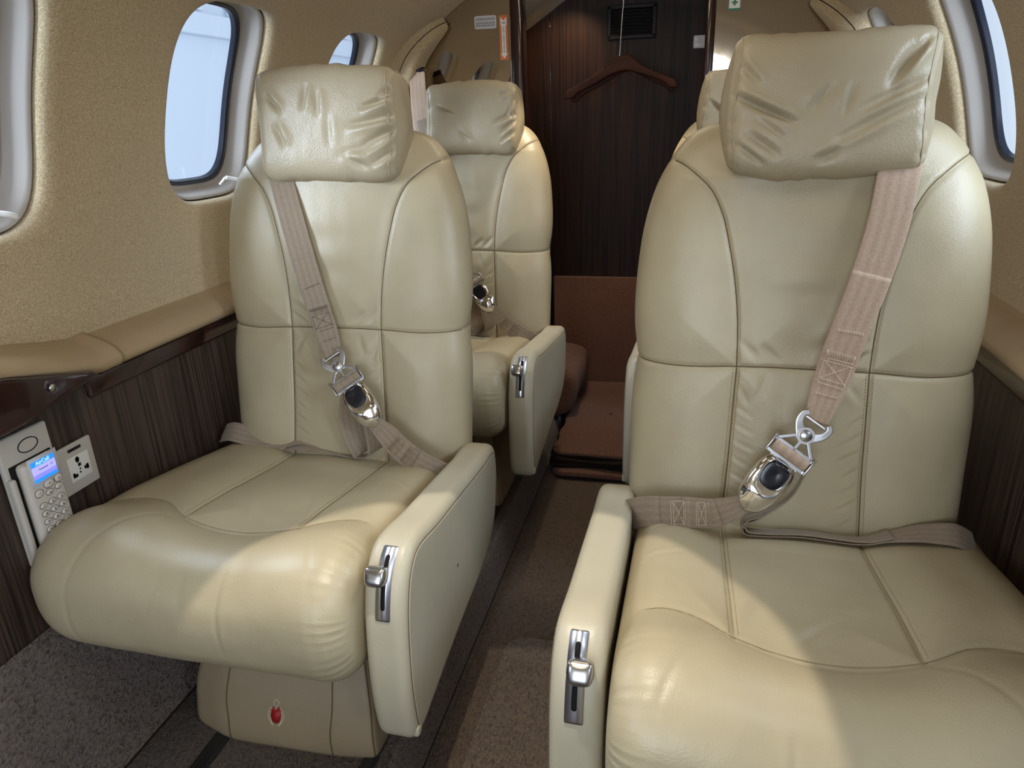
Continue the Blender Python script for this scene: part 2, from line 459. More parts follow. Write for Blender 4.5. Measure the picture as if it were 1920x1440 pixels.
def back_surf(X, Z, off=0.0):
    X = A(X); Z = A(Z); xi = np.clip(np.abs(X)/w_of(Z), 0, 1)
    d = d_of(Z); y = yc_of(Z) - d*(1-xi**NB)**(1/NB)
    ny = -(1-xi**NB)**((NB-1)/NB); nx = np.sign(X)*xi**(NB-1); L = np.sqrt(nx**2+ny**2)
    dd = back_disp(X, Z)*np.clip((ZT-Z)/.03, 0, 1) + off
    return np.stack([X + nx/L*dd, y + ny/L*dd, Z], 1)

def make_backrest():
    rows = OUT; nf = 300; nb = 60
    th = np.linspace(-np.pi/2, np.pi/2, nf); xf = np.sin(th)
    tb = np.linspace(np.pi/2, -np.pi/2, nb+2)[1:-1]; xb = np.sin(tb)
    R = len(rows); w = rows[:, 0]; z = rows[:, 1]; d = d_of(z)
    G = np.zeros((R, nf+nb, 3))
    Xf = w[:, None]*xf[None]; Zf = np.repeat(z[:, None], nf, 1)
    axf = np.clip(np.abs(xf), 0, 1)
    Yf = yc_of(z)[:, None] - d[:, None]*((1-axf**NB)**(1/NB))[None]
    dd = back_disp(Xf.ravel(), Zf.ravel()).reshape(R, nf)*np.clip((ZT-z)/.03, 0, 1)[:, None]
    ny = -(1-axf**NB)**((NB-1)/NB); nx = np.sign(xf)*axf**(NB-1); L = np.sqrt(nx**2+ny**2)+1e-9
    G[:, :nf, 0] = Xf + (nx/L)[None]*dd; G[:, :nf, 1] = Yf + (ny/L)[None]*dd; G[:, :nf, 2] = Zf
    axb = np.abs(xb)
    G[:, nf:, 0] = w[:, None]*xb[None]; G[:, nf:, 1] = yc_of(z)[:, None] + d[:, None]*((1-axb**NB)**(1/NB))[None]*.85; G[:, nf:, 2] = z[:, None]
    mb = MB(); n = nf+nb
    F = gridF(R, n, False, True, False).tolist(); F.append(list(range(n))[::-1]); F.append(list(range((R-1)*n, R*n)))
    mb.add(G.reshape(-1, 3), F); return mb

def make_back_seams():
    mb = MB()
    for S in SEAMS:
        Q = catmull(S, 90); Q = Q[np.abs(Q[:, 0]) < w_of(Q[:, 1])*.993]
        tube(mb, back_surf(Q[:, 0], Q[:, 1], .0002), .0010, 6, up=(0, -1, 0))
    return mb

def make_back_stitch():
    out = []
    for s in (1, -1):
        mb = MB(); Q = catmull(LOW(s), 90)
        for o in (-.0048, .0048): dashes(mb, back_surf(Q[:, 0]+o, Q[:, 1], .0003), .0028, .0021, .00055)
        out.append(mb)
    return out

# cushion: side profile (y, z), aisle side is +x
CP = [(.03, .372), (-.06, .385), (-.16, .403), (-.28, .423), (-.375, .439), (-.43, .449), (-.475, .447), (-.515, .430), (-.545, .393), (-.553, .345),
      (-.543, .295), (-.512, .257), (-.46, .243), (-.38, .245), (-.2, .250), (-.03, .255), (.035, .275), (.05, .325)]
CL = catmull(CP, 300, True)
TOPY = A(CP[:7])[::-1]
def ctop(y): return np.interp(y, TOPY[:, 0], TOPY[:, 1])
CX0, CX1 = -.298, .234
TR = [(-.25, -.385), (-.22, -.366), (-.19, -.358), (-.155, -.363), (-.10, -.395), (-.03, -.408), (.03, -.408), (.10, -.395), (.145, -.366), (.18, -.358), (.21, -.366), (.235, -.385)]
TR = catmull(TR, 50)
def cs3(Q):
    Q = A(Q); return np.stack([Q[:, 0], Q[:, 1], ctop(Q[:, 1])], 1)
CSE = [TR, lin([(.10, -.395), (.10, .02)], 20), lin([(-.10, -.395), (-.10, .02)], 20)]
SIDE_SEAM = lambda s: catmull(A([(s*.10, -.398, ctop(-.398)), (s*.135, -.425, .447), (s*.165, -.475, .447), (s*.185, -.525, .42), (s*.195, -.549, .37), (s*.20, -.548, .31), (s*.20, -.515, .262)]), 40)

def make_cushion(side):
    G, Nn, xs, area = rounded_extrude(CL, CX0, CX1, (.080, .052), nx=150, nr=14, inset_scale=.85)
    P = G.reshape(-1, 3).copy()
    N3 = np.zeros_like(G); N3[:, :, 1] = Nn[None, :, 0]; N3[:, :, 2] = Nn[None, :, 1]; N3 = N3.reshape(-1, 3)
    # crown of the whole cushion across its width
    X, Y, Z = P[:, 0], P[:, 1], P[:, 2]
    front = np.clip((-Y-.30)/.12, 0, 1)
    d = np.zeros(len(P)); up = np.clip(N3[:, 2], 0, 1)
    dm = np.full(len(P), 1e9)
    for S in CSE: dm = np.minimum(dm, seg_dist(P, cs3(S)))
    d += up*(.009*(1-np.exp(-(dm/.04)**1.6)) - .006) - .0030*np.exp(-(dm/.0042)**2)
    dip = np.exp(-(np.abs(X)/.105)**3.2)
    d -= up*dip*.013*np.clip((-Y)/.15, 0, 1)
    d -= .010*np.exp(-(X/.10)**2)*front*np.clip(Nn[:, 1][None].repeat(len(xs), 0).ravel()+.35, 0, 1)
    for s in (1, -1):
        d -= .0010*np.exp(-(seg_dist(P, SIDE_SEAM(s))/.004)**2)
    # gathers at the aisle end of the roll
    s_arc = np.r_[0, np.cumsum(np.linalg.norm(np.diff(CL, axis=0), axis=1))]
    sa = np.repeat(s_arc[None], len(xs), 0).ravel()
    roll = np.exp(-((Y+.50)/.075)**4)
    win = np.clip((X-(CX1-.095))/.08, 0, 1)**2.2*roll
    ph = 2*np.pi*sa/.0155 + 2.2*np.sin(sa*31) + 18*(X-CX1)*np.sin(sa*57)
    d -= win*.0030*(.5+.5*np.cos(ph))**2.5*(.6+.4*np.sin(sa*83))
    # creases of use
    PP = np.stack([X, Y], 1)
    for a, b, dep, wd in [((-.02, -.33), (.035, -.385), .0022, .006), ((-.05, -.30), (-.01, -.375), .0018, .007), ((.05, -.27), (.075, -.35), .0025, .012),
                          ((.16, -.10), (.225, -.14), .0016, .003), ((.17, -.06), (.22, -.09), .0013, .003), ((.15, -.20), (.215, -.235), .0012, .004),
                          ((.06, -.29), (.085, -.36), .0018, .008)]:
        d += up*fold(PP, a, b, dep, wd)
    PZ = np.stack([X, Z], 1); fr = np.clip(-N3[:, 1], 0, 1)
    for a, b, dep, wd in [((-.02, .44), (-.01, .37), .0007, .005), ((.045, .44), (.052, .32), .0010, .004), ((-.045, .44), (-.062, .36), .0006, .004)]:
        d += fr*fold(PZ, a, b, dep, wd)
    d += .0012*wob(P, 32, 11) + .0004*wob(P, 110, 12)
    # no displacement on the tightest end rings
    e = np.clip(np.minimum(P[:, 0]-CX0, CX1-P[:, 0])/.008, 0, 1); d *= e
    P += N3*d[:, None]
    mb = MB(); grid_closed(mb, P.reshape(G.shape), area, (.006, .004))
    global CTOP
    CTOP = P[N3[:, 2] > .15]
    return mb

def on_cushion(Q, off):
    out = []
    for x, y in A(Q)[:, :2]:
        d = (CTOP[:, 0]-x)**2 + (CTOP[:, 1]-y)**2; k = np.argsort(d)[:4]; w = 1/(d[k]+1e-7)
        out.append((x, y, (CTOP[k, 2]*w).sum()/w.sum()+off))
    out = A(out); z = out[:, 2]; out[1:-1, 2] = .5*z[1:-1]+.25*(z[:-2]+z[2:]); return out

def make_cushion_seams():
    mb = MB()
    for i, S in enumerate(CSE):
        Q = lin(S, 70); Q = Q[(Q[:, 0] > CX0+.05) & (Q[:, 0] < CX1-.006) & (Q[:, 1] < -.005)]; Q = on_cushion(Q, .0001)
        tube(mb, Q, np.clip(np.minimum(np.arange(len(Q)), np.arange(len(Q))[::-1])/6., .1, 1)*.0008, 6)
    return mb

def make_cushion_stitch():
    out = []
    for s in (1, -1):
        mb = MB()
        Q = lin([(s*.10, -.388), (s*.10, -.01)], 60)
        for o in (-.0052, .0052):
            dashes(mb, on_cushion(Q+A([o, 0]), .0003), .0028, .0021, .00055)
        out.append(mb)
    return out

# armrest: side profile
AP = [(-.006, .400), (-.10, .412), (-.22, .427), (-.34, .441), (-.405, .452), (-.436, .450), (-.458, .436), (-.476, .412), (-.490, .372), (-.498, .320), (-.502, .250),
      (-.498, .190), (-.489, .153), (-.471, .138), (-.441, .142), (-.36, .157), (-.25, .174), (-.14, .188), (-.06, .212), (-.022, .245), (-.002, .30), (.008, .362)]
AL = catmull(AP, 220, True)
AX0, AX1 = .240, .302
def make_arm():
    G, Nn, xs, area = rounded_extrude(AL, AX0, AX1, .016, nx=8, nr=6)
    mb = MB(); grid_closed(mb, G, area); return mb
def loop_inset(L, d):
    T = unit(np.roll(L, -1, 0) - np.roll(L, 1, 0)); Nn = np.stack([T[:, 1], -T[:, 0]], 1)
    area = 0.5*np.sum(L[:, 0]*np.roll(L[:, 1], -1) - np.roll(L[:, 0], -1)*L[:, 1])
    if area < 0: Nn = -Nn
    return L - Nn*d
def make_arm_panel():
    # outer face panel: a thin raised sheet inside the seam
    L = catmull(loop_inset(AL, .0175)[::4], 110, True)
    G, Nn, xs, area = rounded_extrude(L, AX1-.004, AX1+.0016, .0014, nx=3, nr=3)
    mb = MB(); grid_closed(mb, G, area); return mb
def make_arm_seam():
    L = catmull(loop_inset(AL, .0165)[::4], 120, True)
    P = np.stack([np.full(len(L), AX1-.0001), L[:, 0], L[:, 1]], 1)
    mb = MB(); tube(mb, P, .0011, 6, True, up=(1, 0, 0)); return mb
# path of the lever plate down the arm's front slope
_t = catmull(AP[5:11], 200)
PLATH = _t[(_t[:, 1] < .4475) & (_t[:, 1] > .360)]
def plate_frame():
    P = np.stack([np.full(len(PLATH), .272), PLATH[:, 0], PLATH[:, 1]], 1); T = unit(np.gradient(P, axis=0))
    Nn = np.stack([np.zeros(len(P)), -np.abs(T[:, 2]), -np.sign(T[:, 2])*T[:, 1]], 1); Nn = unit(np.cross(A([[1, 0, 0]]), T)); 
    if Nn[0][1] > 0: Nn = -Nn
    return P, T, Nn
def plate_sheet(P, Nn, hw, off, thick, endr):
    s = np.r_[0, np.cumsum(np.linalg.norm(np.diff(P, axis=0), axis=1))]; L = s[-1]
    t = np.r_[np.linspace(0, endr, 9)[:-1], np.linspace(endr, L-endr, 24), np.linspace(L-endr, L, 9)[1:]]
    Pt = np.stack([np.interp(t, s, P[:, k]) for k in range(3)], 1); Nt = unit(np.stack([np.interp(t, s, Nn[:, k]) for k in range(3)], 1))
    e = np.minimum(t, L-t); k = np.clip(e/endr, 0, 1); h = hw - endr + np.sqrt(np.maximum(endr**2-(endr*(1-k))**2, 0)) if endr <= hw else hw*np.sqrt(np.maximum(1-(1-k)**2, 0))
    h = np.maximum(h, hw*.02)
    Wd = A([1, 0, 0])
    a = Pt + Nt*(off+thick) - Wd*h[:, None]; b = Pt + Nt*(off+thick) + Wd*h[:, None]; c = Pt + Nt*off + Wd*h[:, None]; d = Pt + Nt*off - Wd*h[:, None]
    G = np.stack([a, b, c, d], 1); n = len(t)
    F = gridF(n, 4, False, True, True).tolist(); F.append([0, 1, 2, 3]); F.append([4*(n-1)+i for i in (3, 2, 1, 0)])
    return G.reshape(-1, 3), F

def make_plate():
    P, T, Nn = plate_frame(); mb = MB(); V, F = plate_sheet(P, Nn, .0108, -.0005, .0020, .0025); mb.add(V, F); return mb
def make_slot():
    P, T, Nn = plate_frame(); n = len(P); mb = MB(); V, F = plate_sheet(P[int(n*.13):int(n*.86)], Nn[int(n*.13):int(n*.86)], .0032, .0011, .0007, .0032); mb.add(V, F); return mb
def make_knob():
    P, T, Nn = plate_frame(); i = int(len(P)*.40); t = T[i]; nn = Nn[i]
    if t[2] > 0: t = -t
    x = A([1, 0, 0]); Mx = np.stack([x, t, nn], 1)
    mb = MB()
    def tp(V):
        V = V.copy(); f = (V[:, 2]/.024+.5)
        V[:, 0] *= .90+.10*f
        V[:, 1] += np.where(V[:, 1] < 0, (V[:, 1]+.011)*0, 0)
        up = np.clip(-V[:, 1]/.0105, 0, 1)      # upper side gets a thumb scoop
        V[:, 1] += up*.0035*np.exp(-(V[:, 0]/.013)**2)*np.clip(f-.2, 0, 1)
        low = np.clip(V[:, 1]/.015, 0, 1); V[:, 0] *= 1-.10*low
        return V
    import bmesh
    bm = bmesh.new(); bmesh.ops.create_cube(bm, size=1.0)
    for v in bm.verts: v.co = Vector((v.co.x*.030, v.co.y*.027, v.co.z*.024))
    bmesh.ops.subdivide_edges(bm, edges=list(bm.edges), cuts=9, use_grid_fill=True)
    bmesh.ops.smooth_vert(bm, verts=list(bm.verts), factor=.5, use_axis_x=True, use_axis_y=True, use_axis_z=True)
    for _ in range(26): bmesh.ops.smooth_vert(bm, verts=list(bm.verts), factor=.5, use_axis_x=True, use_axis_y=True, use_axis_z=True)
    bm.verts.index_update(); V = A([v.co[:] for v in bm.verts]); F = [[v.index for v in f.verts] for f in bm.faces]; bm.free()
    V *= A([.0325, .0300, .026])/(V.max(0)-V.min(0))
    V = tp(V) @ Mx.T + P[i] + nn*.0145 + A([-.0065, 0, 0])
    mb.add(V, F)
    # stem into the slot
    V2, F2 = tube_geo([P[i], P[i]+nn*.008], .0028, 10); mb.add(V2, F2)
    return mb

def make_skirt(side):
    # flared leather pedestal; plan polygons for bottom, swell and top (seat frame)
    bot = [(-.168, -.400), (-.080, -.428), (.120, -.422), (.188, -.412), (.190, -.362), (.190, -.05), (.15, 0), (-.13, 0), (-.168, -.05)]
    top = [(-.135, -.330), (-.075, -.352), (.112, -.346), (.150, -.340), (.158, -.300), (.158, -.06), (.13, -.02), (-.11, -.02), (-.135, -.06)]
    mid = [(a[0]*.985, a[1]*.985) for a in bot]
    mid = [(b[0]*.75+t[0]*.25+np.sign(b[0])*.006, b[1]*.80+t[1]*.20-.004) for b, t in zip(bot, top)]
    levels = [(0.0, bot), (.012, [(x*1.012, y-.003 if y < -.2 else y) for x, y in bot]), (.045, [(x*1.0, y) for x, y in bot]), (.085, mid), (.16, [(m[0]*.5+t[0]*.5, m[1]*.5+t[1]*.5) for m, t in zip(mid, top)]), (.27, top)]
    lv = catmull(A([[c for p in pl for c in p] + [z] for z, pl in levels]), 30)
    m = len(bot); G = np.zeros((30, m*8, 3))
    for i in range(30):
        pts = lv[i, :-1].reshape(m, 2)
        # rounded corners by sampling each edge and smoothing
        q = []
        for j in range(m):
            a, b = pts[j], pts[(j+1) % m]
            for t in np.linspace(0, 1, 8, endpoint=False): q.append(a+(b-a)*t)
        q = A(q)
        for _ in range(2): q = .5*q + .25*(np.roll(q, 1, 0)+np.roll(q, -1, 0))
        G[i, :, :2] = q; G[i, :, 2] = lv[i, -1]
    mb = MB(); n = m*8; loft_closed(mb, G)
    sm = []
    for j in (1, 2, 3):
        P = G[:27, j*8, :].copy(); P[:, 1] -= .0007
        q = MB(); tube(q, P, .0011, 6, up=(0, -1, 0)); sm.append(q)
    P = lin([G[18, 13], G[27, 14]], 12)
    P = G[16:27, 13, :].copy(); P[:, 1] -= .0007; q = MB(); tube(q, P, .0010, 6, up=(0, -1, 0)); sm.append(q)
    return mb, sm, G

def symbol_parts(G):
    """Life-vest pictogram on the front panel of the pedestal."""
    # surface frame at level ~ z .075 on front panel
    def surf(x, z):
        zi = np.interp(z, G[:, 0, 2], np.arange(30)); i = int(zi); f = zi-i
        row = G[i]*(1-f)+G[min(i+1, 29)]*f; seg = row[8:17]
        y = np.interp(x, seg[:, 0], seg[:, 1]); return A([x, y-.0009, z])
    cx, cz = .016, .070
    def ring(pts, k=.85): return [surf(cx+a*k, cz+b*k) for a, b in pts]
    body = [(-.006, .016), (-.003, .010), (.0, .007), (.003, .010), (.006, .016), (.0095, .008), (.011, -.004), (.008, -.014), (.003, -.018), (-.003, -.018), (-.008, -.014), (-.011, -.004), (-.0095, .008)]
    rb = MB(); V = A(ring(body)); V2 = V + A([0, -.0006, 0]); n = len(body)
    rb.add(np.vstack([V, V2]), [list(range(n, 2*n))] + [[i, (i+1) % n, n+(i+1) % n, n+i] for i in range(n)])
    wb = MB()
    def line(pts, closed=False): tube(wb, catmull(A(ring(pts)), 40, closed), .0006, 6, closed, up=(0, -1, 0))
    line([(.006*math.cos(a), .0215+.006*math.sin(a)) for a in np.linspace(0, 6.28, 12, endpoint=False)], True)
    line([(-.007, .015), (-.015, .006), (-.017, -.006), (-.013, -.014), (-.010, -.022)]); line([(.007, .015), (.015, .006), (.017, -.006), (.013, -.014), (.006, -.023)])
    line([(-.0115, .006), (-.0135, -.004), (-.0095, -.016), (-.007, -.024)]); line([(.0115, .006), (.0135, -.004), (.0095, -.016), (.003, -.024)])
    return rb, wb

# headrest pillows --------------------------------------------------
def make_headrest(x0, x1, folds, seed, z0=.905, z1=1.082, dep=.112, yoff=-.002, end_folds=None, droop=0.0):
    zc = (z0+z1)/2; hz = (z1-z0)/2; hy = dep/2
    a = np.linspace(0, 2*np.pi, 1600, endpoint=False); n = 4.6
    # sampled by angle, then resampled by arc length
    c, s = np.cos(a), np.sin(a)
    loop = np.stack([hy*np.sign(c)*np.abs(c)**(2/n), hz*np.sign(s)*np.abs(s)**(2/n)], 1)
    loop = lin(np.vstack([loop, loop[:1]]), 201)[:-1]; loop = .5*loop+.25*(np.roll(loop, 1, 0)+np.roll(loop, -1, 0))
    G, Nn, xs, area = rounded_extrude(loop, x0, x1, .020, nx=130, nr=9, inset_scale=.9)
    P = G.reshape(-1, 3).copy(); N3 = np.zeros_like(G); N3[:, :, 1] = Nn[None, :, 0]; N3[:, :, 2] = Nn[None, :, 1]; N3 = N3.reshape(-1, 3)
    X, Y, Z = P[:, 0], P[:, 1], P[:, 2]
    u = (X-(x0+x1)/2)/((x1-x0)/2)
    d = .006*(1-u**4) - .003
    PZ = np.stack([X, Z+zc], 1); fr = np.clip(-N3[:, 1]*1.6, 0, 1); tp = np.clip(N3[:, 2]*1.3, 0, 1); bt = np.clip(-N3[:, 2]*1.4, 0, 1)
    for a0, b0, de, wd in folds: d += fr*fold(PZ, a0, b0, de*1.6, wd*.85)
    PX = np.stack([X, Y], 1)
    r = np.random.RandomState(seed)
    for k in range(5):
        cx = r.uniform(x0+.04, x1-.04); d += bt*fold(PX, (cx, -.05), (cx+r.uniform(-.03, .03), .02), .0018, .011)
        cx = r.uniform(x0+.03, x1-.03); d += tp*fold(PX, (cx, -.045), (cx+r.uniform(-.03, .03), .03), .0022, .009)
    # puckers running into both ends
    sa = np.repeat(np.linspace(0, 2*np.pi, len(loop), endpoint=False)[None], len(xs), 0).ravel()
    e = np.exp(-((1-np.abs(u))/.10)**2)
    d -= e*.0045*(.5+.5*np.sin(sa*9+4*np.sin(sa*2+seed)+np.sign(u)*1.3))**2
    d += .0020*wob(P, 45, seed+1) + .0005*wob(P, 140, seed+2) + .0002*wob(P, 320, seed+3)
    edge = np.clip(np.minimum(X-x0, x1-X)/.006, 0, 1); d *= edge
    P += N3*d[:, None]
    # slumped outline: lower edge sags a little, sides lean
    P[:, 0] += .005*np.sin(P[:, 2]/hz*2.2+seed) * np.abs(u)
    P[:, 0] += .006*u*np.clip(P[:, 2]/hz, -1, 1)**4*np.sign(P[:, 2])*.4
    P[:, 2] += droop*(u) + .003*np.sin(u*3+seed)
    # cap side bulge
    ct, st = math.cos(10*D2R), math.sin(10*D2R)
    y, z = P[:, 1].copy(), P[:, 2].copy()
    P[:, 1] = y*ct + z*st + yoff + (zc-.625)*REC; P[:, 2] = -y*st + z*ct + zc
    mb = MB(); grid_closed(mb, P.reshape(G.shape), area, (.012, .012))
    Gp = P.reshape(G.shape); sm = []
    for i in (6, len(xs)-7):
        Q = catmull(Gp[i][::5], 140, True); q = MB()
        tube(q, Q, .0013, 6, True, up=(1, 0, 0)); sm.append(q)
    return mb, sm

HF_R = [((-.118, 1.005), (-.045, .972), .0095, .0055), ((-.10, .955), (-.06, .928), .004, .008), ((-.09, .975), (-.05, .945), .003, .008),
        ((.112, .99), (.02, .950), .005, .007), ((.118, 1.015), (.045, .985), .006, .007), ((.10, 1.06), (.075, 1.01), .006, .009), ((.115, 1.07), (.09, 1.03), .005, .006),
        ((-.02, .985), (.0, 1.02), .003, .008), ((-.115, .94), (-.08, .915), .004, .005), ((.02, .98), (.03, 1.02), .003, .007), ((-.12, 1.05), (-.09, 1.02), .003, .005),
        ((-.01, .920), (.02, .935), .004, .008)]
HF_L = [((.145, 1.035), (.085, 1.015), .0085, .006), ((.15, 1.005), (.06, .985), .007, .007), ((.15, .985), (.085, .955), .007, .007), ((.145, 1.05), (.115, 1.035), .006, .005),
        ((.12, .96), (.04, .935), .0035, .008), ((-.02, 1.05), (-.03, 1.01), .004, .007), ((.0, 1.04), (.0, 1.0), .003, .007), ((-.10, 1.04), (-.075, 1.01), .006, .006),
        ((-.09, .99), (-.07, .95), .004, .007), ((.05, .93), (.09, .915), .004, .007), ((.02, 1.0), (.02, .95), .002, .008), ((.14, .945), (.10, .92), .004, .006), ((.13, .965), (.09, .94), .003, .004)]
HF_RL = [((.155, 1.0), (.10, .975), .005, .007), ((.16, .985), (.12, .95), .005, .006), ((.155, .95), (.12, .925), .004, .006), ((-.065, 1.02), (-.02, .995), .005, .005),
         ((.14, 1.06), (.11, 1.045), .005, .006), ((.0, .95), (.03, .925), .003, .006), ((.15, 1.03), (.13, .99), .004, .005)]
HF_RR = [((-.14, 1.01), (-.08, .965), .009, .006), ((-.12, .95), (-.07, .93), .004, .007), ((.08, 1.0), (.02, .98), .004, .007), ((-.10, 1.05), (-.05, 1.03), .004, .006)]

_geo = {}
def seat_geo(side):
    if side in _geo: return _geo[side]
    g = {}
    def put(k, mb):
        for q in (mb if isinstance(mb, list) else [mb]):
            if side < 0: q.mirror()
        g[k] = mb
    put('backrest', make_backrest()); put('back_seam', make_back_seams()); put('back_stitching', make_back_stitch())
    put('seat_cushion', make_cushion(side)); put('cushion_seam', make_cushion_seams()); put('cushion_stitching', make_cushion_stitch())
    put('armrest', make_arm()); put('arm_panel', make_arm_panel()); put('arm_seam', make_arm_seam())
    put('lever_plate', make_plate()); put('lever_slot', make_slot()); put('lever_knob', make_knob())
    sk, sm, G = make_skirt(side); rb, wb = symbol_parts(G)
    put('pedestal', sk); put('pedestal_seam', sm); put('emblem', rb); put('outline', wb)
    mb = MB(); rbox(mb, (0, -.20, .255), (.40, .34, .05), .012); put('seat_frame', mb)
    mb = MB(); rbox(mb, (.298, -.476, .158), (.012, .018, .020), .0055); put('arm_tip', mb)
    _geo[side] = g; return g

def child_copy(src, parent):
    c = src.copy(); COL.objects.link(c); c.parent = parent; return c

def copy_parts(root_src, root_dst, skip=()):
    for ch in list(root_src.children):
        if ch.name.split('.')[0] in skip: continue
        c = child_copy(ch, root_dst)
        for g in list(ch.children): child_copy(g, c)

SEATG = 'leather cabin seats'
def build_seat(loc, side, label):
    root = empty('cabin_seat', loc, label, 'seat', SEATG); g = seat_geo(side)
    b = g['backrest'].build('backrest', M['leather'], root); g['back_seam'].build('seam', M['seam'], b); [q.build('stitching', M['thread'], b) for q in g['back_stitching']]
    c = g['seat_cushion'].build('seat_cushion', M['leather'], root); g['cushion_seam'].build('seam', M['cseam'], c); [q.build('stitching', M['thread'], c) for q in g['cushion_stitching']]
    a = g['armrest'].build('armrest', M['arm_leather'], root); g['arm_panel'].build('side_panel', M['arm_leather'], a); g['arm_seam'].build('seam', M['seam'], a)
    g['arm_tip'].build('end_cap', M['arm_leather'], a)
    p = tag(g['lever_plate'].build('lever_plate', M['steel'], root), 'brushed steel plate'); g['lever_slot'].build('slot', M['black_matte'], p)
    tag(g['lever_knob'].build('recline_knob', M['satin'], root), 'satin steel knob')
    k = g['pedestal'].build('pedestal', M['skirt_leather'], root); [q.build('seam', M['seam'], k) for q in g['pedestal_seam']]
    g['emblem'].build('emblem', M['red'], k); g['outline'].build('emblem_outline', M['thread_pale'], k)
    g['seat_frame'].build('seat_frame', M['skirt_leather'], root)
    return root

def add_headrest(root, x0, x1, folds, seed, **kw):
    mb, sm = make_headrest(x0, x1, folds, seed, **kw)
    h = mb.build('headrest', M['leather_soft'], root); [q.build('piping', M['leather_soft'], h) for q in sm]; return h

XL, XR = -.415, .410
YL, YR, YA = 1.215, 1.096, 2.045
seatL = build_seat((XL, YL, 0), 1, 'beige leather cabin seat beside the wall phone and the power outlet')
add_headrest(seatL, -.130, .138, HF_L, 21, z0=.893, z1=1.090)
seatR = build_seat((XR, YR, 0), -1, 'beige leather cabin seat across the aisle from the wall phone')
add_headrest(seatR, -.128, .134, HF_R, 5, z0=.900, z1=1.090)
seatRL = empty('cabin_seat', (XL, YA, 0), 'beige leather cabin seat below the wall belt housing and the orange arrow sign', 'seat', SEATG)
copy_parts(seatL, seatRL, skip=('headrest',))
add_headrest(seatRL, -.106, .160, HF_RL, 33, z0=.893, z1=1.090)
seatRR = empty('cabin_seat', (XR, YA, 0), 'beige leather cabin seat mostly hidden in front of the green cross sign', 'seat', SEATG)
copy_parts(seatR, seatRR, skip=('headrest',))
add_headrest(seatRR, -.160, .10, HF_RR, 44, z0=.90, z1=1.094)

